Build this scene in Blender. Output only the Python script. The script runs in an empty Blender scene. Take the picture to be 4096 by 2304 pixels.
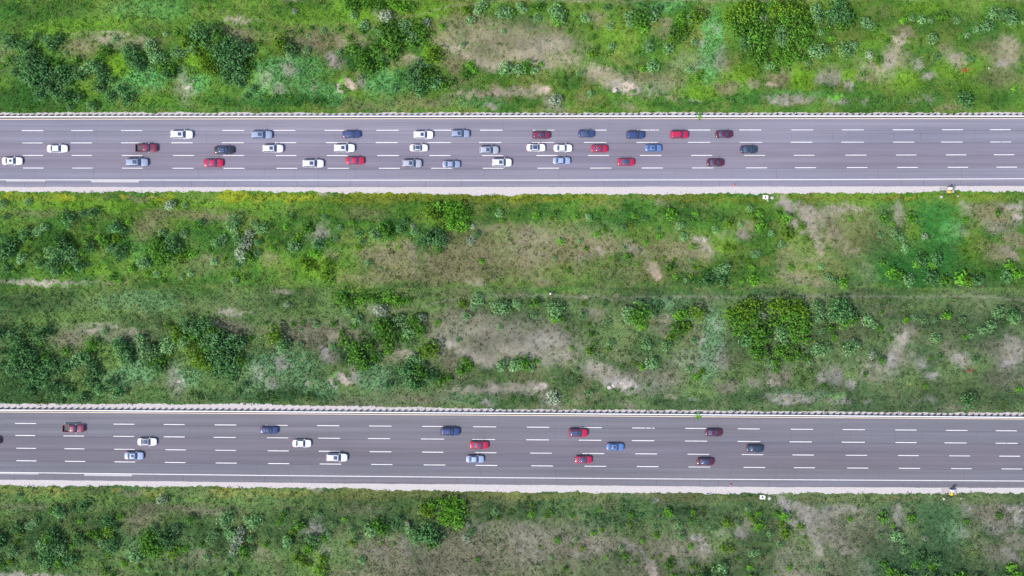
import bpy, bmesh, math, random
import numpy as np
from mathutils import Vector, Matrix

# ------------------------------------------------------------------ camera, light, exposure
S = 15.1                      # photo pixels (4096 wide) per metre on the ground
CAM_H = 300.0
scene = bpy.context.scene
C = scene.collection
cam_d = bpy.data.cameras.new("camera")
cam = bpy.data.objects.new("camera", cam_d); C.objects.link(cam)
cam.location = (0, 0, CAM_H)
cam.rotation_euler = (0, 0, 0)
cam_d.sensor_width = 36.0
cam_d.lens = 36.0 * CAM_H / (4096 / S)
cam_d.clip_start = 1.0
cam_d.clip_end = 9000.0
scene.camera = cam

SUN_EL = math.radians(54)
SUN_AZ = math.radians(35)     # shadows fall towards this heading (from +x towards +y)
w = bpy.data.worlds.new("World"); scene.world = w
w.use_nodes = True
nt = w.node_tree
sky = nt.nodes.new("ShaderNodeTexSky")
sky.sky_type = 'NISHITA'; sky.sun_disc = False
sky.sun_elevation = SUN_EL
sky.sun_rotation = math.radians(235)
sky.air_density = 1.2; sky.dust_density = 2.5; sky.ozone_density = 1.0
nt.links.new(sky.outputs[0], nt.nodes["Background"].inputs[0])
nt.nodes["Background"].inputs[1].default_value = 0.12
sun_d = bpy.data.lights.new("sun", 'SUN')
sun_d.energy = 2.7; sun_d.angle = math.radians(2.0); sun_d.color = (1.0, 0.95, 0.87)
sun = bpy.data.objects.new("sun", sun_d); C.objects.link(sun)
sun.rotation_euler = Vector((math.cos(SUN_EL) * math.cos(SUN_AZ), math.cos(SUN_EL) * math.sin(SUN_AZ), -math.sin(SUN_EL))).to_track_quat('-Z', 'Y').to_euler()
sun.location = (-60, -40, 80)
scene.view_settings.view_transform = 'Standard'
scene.view_settings.look = 'None'
scene.view_settings.gamma = 1.0
scene.view_settings.use_curve_mapping = False
scene.view_settings.exposure = 0.62
scene.cycles.max_bounces = 6
scene.cycles.transparent_max_bounces = 4

R = random.Random(7)
NR = np.random.default_rng(11)

# ------------------------------------------------------------------ helpers
def lin(r, g, b):
    f = lambda c: ((c / 255 + 0.055) / 1.055) ** 2.4 if c / 255 > 0.04045 else c / 255 / 12.92
    return np.array([f(r), f(g), f(b)])

def W(px, py, z=0.0):
    """photo pixel (4096 wide) to a ground position"""
    return Vector(((px - 2048) / S, (1152 - py) / S, z))

def tag(o, label=None, cat=None, group=None, kind=None):
    if label: o["label"] = label
    if cat: o["category"] = cat
    if group: o["group"] = group
    if kind: o["kind"] = kind
    return o

def empty(name, loc, rz=0.0):
    o = bpy.data.objects.new(name, None); C.objects.link(o)
    o.location = loc; o.rotation_euler = (0, 0, rz); o.empty_display_size = 0.2
    return o

def link_mesh(name, me, mat=None, parent=None):
    o = bpy.data.objects.new(name, me); C.objects.link(o)
    if mat is not None and not me.materials: me.materials.append(mat)
    if parent: o.parent = parent
    return o

class MB:
    def __init__(s): s.v = []; s.f = []
    def add(s, vs, fs):
        n = len(s.v); s.v += [tuple(v) for v in vs]; s.f += [tuple(i + n for i in f) for f in fs]; return s
    def box(s, c, d, rz=0.0, taper=1.0):
        x, y, z = d[0] / 2, d[1] / 2, d[2] / 2
        vs = []
        for sz, t in ((-1, 1.0), (1, taper)):
            for sx, sy in ((-1, -1), (1, -1), (1, 1), (-1, 1)):
                px, py = sx * x * t, sy * y * t
                vs.append((c[0] + px * math.cos(rz) - py * math.sin(rz), c[1] + px * math.sin(rz) + py * math.cos(rz), c[2] + sz * z))
        return s.add(vs, [(3, 2, 1, 0), (4, 5, 6, 7), (0, 1, 5, 4), (1, 2, 6, 5), (2, 3, 7, 6), (3, 0, 4, 7)])
    def tube(s, a, b, ra, rb, n=7, caps=True):
        a = Vector(a); b = Vector(b); d = (b - a).normalized()
        u = d.orthogonal().normalized(); v = d.cross(u)
        vs = []
        for p, r in ((a, ra), (b, rb)):
            for k in range(n):
                t = 2 * math.pi * k / n
                vs.append(p + u * (r * math.cos(t)) + v * (r * math.sin(t)))
        fs = [(k, (k + 1) % n, n + (k + 1) % n, n + k) for k in range(n)]
        if caps: fs += [tuple(range(n - 1, -1, -1)), tuple(range(n, 2 * n))]
        return s.add(vs, fs)
    def lathe(s, prof, c=(0, 0, 0), n=16, axis='z'):
        vs = []
        for r, h in prof:
            for k in range(n):
                t = 2 * math.pi * k / n
                if axis == 'z': vs.append((c[0] + r * math.cos(t), c[1] + r * math.sin(t), c[2] + h))
                else: vs.append((c[0] + r * math.cos(t), c[1] + h, c[2] + r * math.sin(t)))
        m = len(prof); fs = []
        for j in range(m - 1):
            for k in range(n):
                fs.append((j * n + k, j * n + (k + 1) % n, (j + 1) * n + (k + 1) % n, (j + 1) * n + k))
        fs.append(tuple(range(n - 1, -1, -1))); fs.append(tuple((m - 1) * n + k for k in range(n)))
        return s.add(vs, fs)
    def mesh(s, name, smooth=False):
        me = bpy.data.meshes.new(name); me.from_pydata(s.v, [], s.f)
        bm = bmesh.new(); bm.from_mesh(me); bmesh.ops.recalc_face_normals(bm, faces=bm.faces); bm.to_mesh(me); bm.free()
        if smooth:
            me.polygons.foreach_set("use_smooth", [True] * len(me.polygons))
        me.update(); return me
    def build(s, name, mat, parent=None, smooth=False):
        me = s.mesh(name, smooth); me.materials.append(mat)
        return link_mesh(name, me, None, parent)

def np_mesh(name, V, Q, col=None, smooth=False):
    """mesh from arrays: V (n,3), Q (m,k) faces of one size, col (n,3)"""
    me = bpy.data.meshes.new(name)
    n, (m, k) = len(V), Q.shape
    me.vertices.add(n); me.vertices.foreach_set("co", V.astype(np.float32).ravel())
    me.loops.add(m * k); me.loops.foreach_set("vertex_index", Q.astype(np.int32).ravel())
    me.polygons.add(m)
    me.polygons.foreach_set("loop_start", np.arange(0, m * k, k, dtype=np.int32))
    me.polygons.foreach_set("loop_total", np.full(m, k, dtype=np.int32))
    if smooth: me.polygons.foreach_set("use_smooth", np.ones(m, dtype=bool))
    me.update(calc_edges=True)
    if col is not None:
        a = me.color_attributes.new("tone", 'FLOAT_COLOR', 'POINT')
        c4 = np.ones((n, 4), dtype=np.float32); c4[:, :3] = col
        a.data.foreach_set("color", c4.ravel())
    return me

def leaf_quads(P, N, size, aspect, rng, curl=0.25):
    """kite-shaped leaf clumps: centres P, normals N, lengths size -> V, Q"""
    n = len(P)
    N = N / np.linalg.norm(N, axis=1, keepdims=True)
    a = rng.normal(size=(n, 3)); U = np.cross(N, a); U /= np.linalg.norm(U, axis=1, keepdims=True) + 1e-9
    T = np.cross(N, U)
    L = size[:, None] * 0.5; Wd = L * aspect[:, None]
    v0 = P - U * L - N * L * curl
    v1 = P + T * Wd
    v2 = P + U * L - N * L * curl
    v3 = P - T * Wd
    V = np.stack([v0, v1, v2, v3], axis=1).reshape(-1, 3)
    return V, np.arange(4 * n).reshape(-1, 4)

def hash2(ix, iy, seed):
    h = (ix.astype(np.int64) * 374761393 + iy.astype(np.int64) * 668265263 + seed * 1442695041) & 0xffffffff
    h = ((h ^ (h >> 13)) * 1274126177) & 0xffffffff
    h = (h ^ (h >> 16)) & 0xffffffff
    return h / 4294967295.0

def vnoise(x, y, seed=0):
    ix = np.floor(x); iy = np.floor(y); fx = x - ix; fy = y - iy
    fx = fx * fx * (3 - 2 * fx); fy = fy * fy * (3 - 2 * fy)
    ix = ix.astype(np.int64); iy = iy.astype(np.int64)
    a = hash2(ix, iy, seed); b = hash2(ix + 1, iy, seed); c = hash2(ix, iy + 1, seed); d = hash2(ix + 1, iy + 1, seed)
    return (a * (1 - fx) + b * fx) * (1 - fy) + (c * (1 - fx) + d * fx) * fy

def fbm(x, y, seed=0, octv=4):
    s = 0; amp = 0.5; tot = 0
    for k in range(octv):
        s = s + amp * vnoise(x * 2 ** k, y * 2 ** k, seed + k * 17); tot += amp; amp *= 0.55
    return s / tot

def smooth(a, b, x):
    t = np.clip((x - a) / (b - a), 0, 1); return t * t * (3 - 2 * t)

# ------------------------------------------------------------------ materials
def new_mat(name):
    m = bpy.data.materials.new(name); m.use_nodes = True
    n = m.node_tree
    return m, n, n.nodes["Principled BSDF"]

def simple(name, col, rough=0.6, metal=0.0, var=0.12, scale=6.0, spec=0.4, bump=0.0):
    m, n, b = new_mat(name)
    tc = n.nodes.new("ShaderNodeTexCoord"); ns = n.nodes.new("ShaderNodeTexNoise")
    ns.inputs["Scale"].default_value = scale; ns.inputs["Detail"].default_value = 5
    n.links.new(tc.outputs["Object"], ns.inputs["Vector"])
    mx = n.nodes.new("ShaderNodeMix"); mx.data_type = 'RGBA'
    c = np.array(col)
    mx.inputs[6].default_value = (*(c * (1 - var)), 1); mx.inputs[7].default_value = (*np.minimum(c * (1 + var), 1), 1)
    n.links.new(ns.outputs["Fac"], mx.inputs[0]); n.links.new(mx.outputs[2], b.inputs["Base Color"])
    b.inputs["Roughness"].default_value = rough; b.inputs["Metallic"].default_value = metal
    b.inputs["Specular IOR Level"].default_value = spec
    if bump:
        bp = n.nodes.new("ShaderNodeBump"); bp.inputs["Strength"].default_value = bump
        n.links.new(ns.outputs["Fac"], bp.inputs["Height"]); n.links.new(bp.outputs[0], b.inputs["Normal"])
    return m

def paint(name, col, rough=0.28, metal=0.0):
    m, n, b = new_mat(name)
    tc = n.nodes.new("ShaderNodeTexCoord"); ns = n.nodes.new("ShaderNodeTexNoise")
    ns.inputs["Scale"].default_value = 3.0; ns.inputs["Detail"].default_value = 6
    n.links.new(tc.outputs["Object"], ns.inputs["Vector"])
    mx = n.nodes.new("ShaderNodeMix"); mx.data_type = 'RGBA'
    c = np.array(col)
    mx.inputs[6].default_value = (*(c * 0.9), 1); mx.inputs[7].default_value = (*np.minimum(c * 1.06, 1), 1)
    n.links.new(ns.outputs["Fac"], mx.inputs[0]); n.links.new(mx.outputs[2], b.inputs["Base Color"])
    b.inputs["Roughness"].default_value = rough; b.inputs["Metallic"].default_value = metal
    b.inputs["Coat Weight"].default_value = 0.6; b.inputs["Coat Roughness"].default_value = 0.08
    return m

def veg_mat(name, rough=0.75, trans=0.25, rnd=0.3, tint=(1, 1, 1)):
    """leaf colour from the mesh's own tone attribute, each plant a little lighter or darker"""
    m, n, b = new_mat(name)
    at = n.nodes.new("ShaderNodeAttribute"); at.attribute_name = "tone"
    oi = n.nodes.new("ShaderNodeObjectInfo")
    mr = n.nodes.new("ShaderNodeMapRange"); mr.inputs[3].default_value = 1 - rnd; mr.inputs[4].default_value = 1 + rnd
    n.links.new(oi.outputs["Random"], mr.inputs[0])
    vm = n.nodes.new("ShaderNodeVectorMath"); vm.operation = 'SCALE'
    tm = n.nodes.new("ShaderNodeVectorMath"); tm.operation = 'MULTIPLY'; tm.inputs[1].default_value = tint
    n.links.new(at.outputs["Color"], tm.inputs[0])
    n.links.new(tm.outputs[0], vm.inputs[0]); n.links.new(mr.outputs[0], vm.inputs["Scale"])
    n.links.new(vm.outputs[0], b.inputs["Base Color"])
    b.inputs["Roughness"].default_value = rough; b.inputs["Specular IOR Level"].default_value = 0.2
    out = n.nodes["Material Output"]
    if trans > 0:
        tr = n.nodes.new("ShaderNodeBsdfTranslucent"); ms = n.nodes.new("ShaderNodeMixShader"); ms.inputs[0].default_value = trans
        n.links.new(vm.outputs[0], tr.inputs[0]); n.links.new(b.outputs[0], ms.inputs[1]); n.links.new(tr.outputs[0], ms.inputs[2])
        n.links.new(ms.outputs[0], out.inputs[0])
    return m

def ground_mat():
    m, n, b = new_mat("ground_soil_and_turf")
    at = n.nodes.new("ShaderNodeAttribute"); at.attribute_name = "tone"
    tc = n.nodes.new("ShaderNodeTexCoord")
    cur = at.outputs["Color"]
    for sc, lo, hi, dt in ((0.9, 0.80, 1.20, 6), (3.2, 0.80, 1.20, 5)):
        ns = n.nodes.new("ShaderNodeTexNoise"); ns.inputs["Scale"].default_value = sc; ns.inputs["Detail"].default_value = dt
        ns.inputs["Roughness"].default_value = 0.65
        n.links.new(tc.outputs["Object"], ns.inputs["Vector"])
        mr = n.nodes.new("ShaderNodeMapRange"); mr.inputs[1].default_value = 0.3; mr.inputs[2].default_value = 0.7
        mr.inputs[3].default_value = lo; mr.inputs[4].default_value = hi
        n.links.new(ns.outputs["Fac"], mr.inputs[0])
        vm = n.nodes.new("ShaderNodeVectorMath"); vm.operation = 'SCALE'
        n.links.new(cur, vm.inputs[0]); n.links.new(mr.outputs[0], vm.inputs["Scale"]); cur = vm.outputs[0]
    n.links.new(cur, b.inputs["Base Color"])
    b.inputs["Roughness"].default_value = 0.95; b.inputs["Specular IOR Level"].default_value = 0.1
    bp = n.nodes.new("ShaderNodeBump"); bp.inputs["Strength"].default_value = 0.6; bp.inputs["Distance"].default_value = 0.15
    n.links.new(ns.outputs["Fac"], bp.inputs["Height"]); n.links.new(bp.outputs[0], b.inputs["Normal"])
    return m

def asphalt_mat(name, c1, c2):
    m, n, b = new_mat(name)
    tc = n.nodes.new("ShaderNodeTexCoord")
    def noise(scl, sc, det):
        mp = n.nodes.new("ShaderNodeMapping"); mp.inputs["Scale"].default_value = scl
        n.links.new(tc.outputs["Object"], mp.inputs["Vector"])
        ns = n.nodes.new("ShaderNodeTexNoise"); ns.inputs["Scale"].default_value = sc; ns.inputs["Detail"].default_value = det
        n.links.new(mp.outputs[0], ns.inputs["Vector"]); return ns.outputs["Fac"]
    mx = n.nodes.new("ShaderNodeMix"); mx.data_type = 'RGBA'
    mx.inputs[6].default_value = (*c1, 1); mx.inputs[7].default_value = (*c2, 1)
    mr = n.nodes.new("ShaderNodeMapRange"); mr.inputs[1].default_value = 0.3; mr.inputs[2].default_value = 0.7
    n.links.new(noise((0.012, 0.16, 1), 1.0, 3), mr.inputs[0]); n.links.new(mr.outputs[0], mx.inputs[0])
    cur = mx.outputs[2]
    for scl, sc, det, lo, hi in (((0.010, 0.75, 1), 1.0, 4, 0.84, 1.12), ((0.05, 3.0, 1), 1.0, 4, 0.95, 1.05), ((0.25, 1, 1), 0.10, 5, 0.92, 1.08), ((1, 1, 1), 9.0, 3, 0.93, 1.07)):
        r = n.nodes.new("ShaderNodeMapRange"); r.inputs[1].default_value = 0.3; r.inputs[2].default_value = 0.7
        r.inputs[3].default_value = lo; r.inputs[4].default_value = hi
        n.links.new(noise(scl, sc, det), r.inputs[0])
        vm = n.nodes.new("ShaderNodeVectorMath"); vm.operation = 'SCALE'
        n.links.new(cur, vm.inputs[0]); n.links.new(r.outputs[0], vm.inputs["Scale"]); cur = vm.outputs[0]
    n.links.new(cur, b.inputs["Base Color"]); b.inputs["Roughness"].default_value = 0.9
    b.inputs["Specular IOR Level"].default_value = 0.25
    return m

M = {}
M['ground'] = ground_mat()
M['veg'] = veg_mat("leaves_and_grass", rnd=0.0)
M['crown'] = [veg_mat("shrub_leaves_upper_exposure", rnd=0.22, trans=.35), veg_mat("shrub_leaves_lower_exposure", rnd=0.22, trans=.30, tint=(0.86, 0.86, 0.95))]  # second tint puts the lower half's exposure and haze into the leaves
M['bark'] = simple("bark", (0.09, 0.07, 0.05), 0.9, scale=12)
M['asphalt'] = [asphalt_mat("asphalt_upper_exposure", (0.178, 0.180, 0.240), (0.204, 0.194, 0.246)),  # exposure of each half is put into its asphalt brightness
                asphalt_mat("asphalt_lower_exposure", (0.136, 0.138, 0.172), (0.154, 0.148, 0.178)),
                asphalt_mat("asphalt_mauve_upper_exposure", (0.168, 0.158, 0.214), (0.190, 0.171, 0.222)),
                asphalt_mat("asphalt_mauve_lower_exposure", (0.126, 0.121, 0.156), (0.145, 0.133, 0.164))]
M['edge'] = simple("asphalt_edge_dark", (0.045, 0.045, 0.07), 0.9, scale=1.0)
M['gravel'] = simple("gravel", (0.44, 0.41, 0.425), 0.95, var=0.30, scale=2.4, bump=0.4)
M['white'] = simple("road_paint_white", (0.66, 0.66, 0.69), 0.6, var=0.20, scale=0.9)
M['yellow'] = simple("road_paint_pale_yellow", (0.62, 0.53, 0.41), 0.6, var=0.08, scale=0.5)
M['seam'] = simple("tar_seam", (0.065, 0.06, 0.08), 0.8, var=0.2, scale=0.4)
M['concrete'] = simple("concrete_patch", (0.42, 0.40, 0.43), 0.85, scale=1.5)
M['steel'] = simple("galvanised_steel", (0.74, 0.75, 0.82), 0.45, metal=0.0, scale=3, var=0.06)
M['post'] = simple("dark_post", (0.035, 0.03, 0.035), 0.85, scale=8)
M['glass'] = paint("car_glass", (0.05, 0.075, 0.15), 0.06)  # reflected sky is put into the glass as a blue base colour
M['tyre'] = simple("rubber", (0.02, 0.02, 0.02), 0.85)
M['rim'] = simple("alloy", (0.5, 0.5, 0.52), 0.35, metal=0.8)
M['lamp'] = simple("headlight_lens", (0.45, 0.48, 0.52), 0.15)
M['tail'] = simple("tail_light_lens", (0.45, 0.02, 0.02), 0.2)
M['trim'] = simple("black_trim", (0.025, 0.025, 0.028), 0.5)
M['liner'] = simple("truck_bed_liner", (0.07, 0.07, 0.09), 0.7)
PAINT = {
    'white': paint("paint_white", (0.86, 0.87, 0.92)), 'silver': paint("paint_silver", (0.38, 0.40, 0.48), 0.3, 0.1),
    'palewhite': paint("paint_pearl", (0.70, 0.71, 0.78)), 'silverblue': paint("paint_silver_blue", (0.27, 0.32, 0.47), 0.3, 0.1),
    'blue': paint("paint_blue", (0.10, 0.19, 0.44)), 'navy': paint("paint_navy", (0.035, 0.055, 0.17)),
    'black': paint("paint_black", (0.025, 0.025, 0.04)), 'dark': paint("paint_dark_teal", (0.025, 0.045, 0.075)),
    'red': paint("paint_red", (0.42, 0.014, 0.06)), 'darkred': paint("paint_dark_red", (0.17, 0.02, 0.055)),
    'maroon': paint("paint_maroon", (0.085, 0.015, 0.035)), 'paleblue': paint("paint_pale_blue", (0.30, 0.37, 0.56), 0.3, 0.05)}

# ------------------------------------------------------------------ road lines (photo y at x = 0, 1024 ... 4096)
XS = np.array([0, 1024, 2048, 3072, 4096.0])
LN = [dict(gtop=[454, 453, 455, 454, 455], rail=[469.5, 468.2, 466.8, 466.6, 467], yellow=[477, 475.4, 474.2, 473.6, 474],
           r1=[522.7, 521.9, 520.7, 519.9, 518.7], r2=[572, 570.8, 570, 569.2, 568], r3=[621.6, 622.2, 622.2, 621.4, 619],
           r4=[672, 673.4, 672.9, 671.3, 668.5], white=[719.4, 720.6, 720.6, 719, 715], abot=[748, 749, 748, 747, 743.7],
           gbot=[769, 767, 780, 777, 766]),
      dict(gtop=[1619, 1620, 1641, 1648, 1656], rail=[1640, 1646.6, 1653, 1661, 1669.6], yellow=[1647.4, 1654, 1661, 1668.5, 1675.8],
           r1=[1693, 1700.5, 1708, 1716, 1723.5], r2=[1741, 1750.5, 1758.5, 1766.5, 1773.5], r3=[1792, 1802.5, 1811.5, 1819, 1825],
           r4=[1842, 1853.5, 1862.5, 1870, 1876], white=[1889.4, 1901.3, 1911, 1918.4, 1924], abot=[1918, 1930, 1939.5, 1948, 1951.5],
           gbot=[1943, 1949, 1970, 1977, 1973])]

def LY(p, k, x):
    """photo y of road line k of carriageway p at photo x, carried on straight beyond the frame"""
    v = np.array(LN[p][k], dtype=float); x = np.asarray(x, dtype=float)
    y = np.interp(x, XS, v)
    y = np.where(x < 0, v[0] + (v[1] - v[0]) / 1024 * x, y)
    return np.where(x > 4096, v[4] + (v[4] - v[3]) / 1024 * (x - 4096), y)

# same ground seen twice: upper half coordinates to lower half coordinates and back
def to_low(x, y):
    up = y < 600
    return (x - 48 + 0.0165 * x if up else x - 40 + 0.011 * x), y + 1172 + 0.0085 * x + (0.02 * (y - 500) if y < 500 else 0)
def from_low(x, y):
    y0 = y - 1172
    up = y0 < 620
    xx = np.where(up, (x + 48) / 1.0165, (x + 40) / 1.011)
    yy = y0 - 0.0085 * xx
    yy = np.where(yy < 500, (yy + 10) / 1.02, yy)
    return xx, yy

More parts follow.
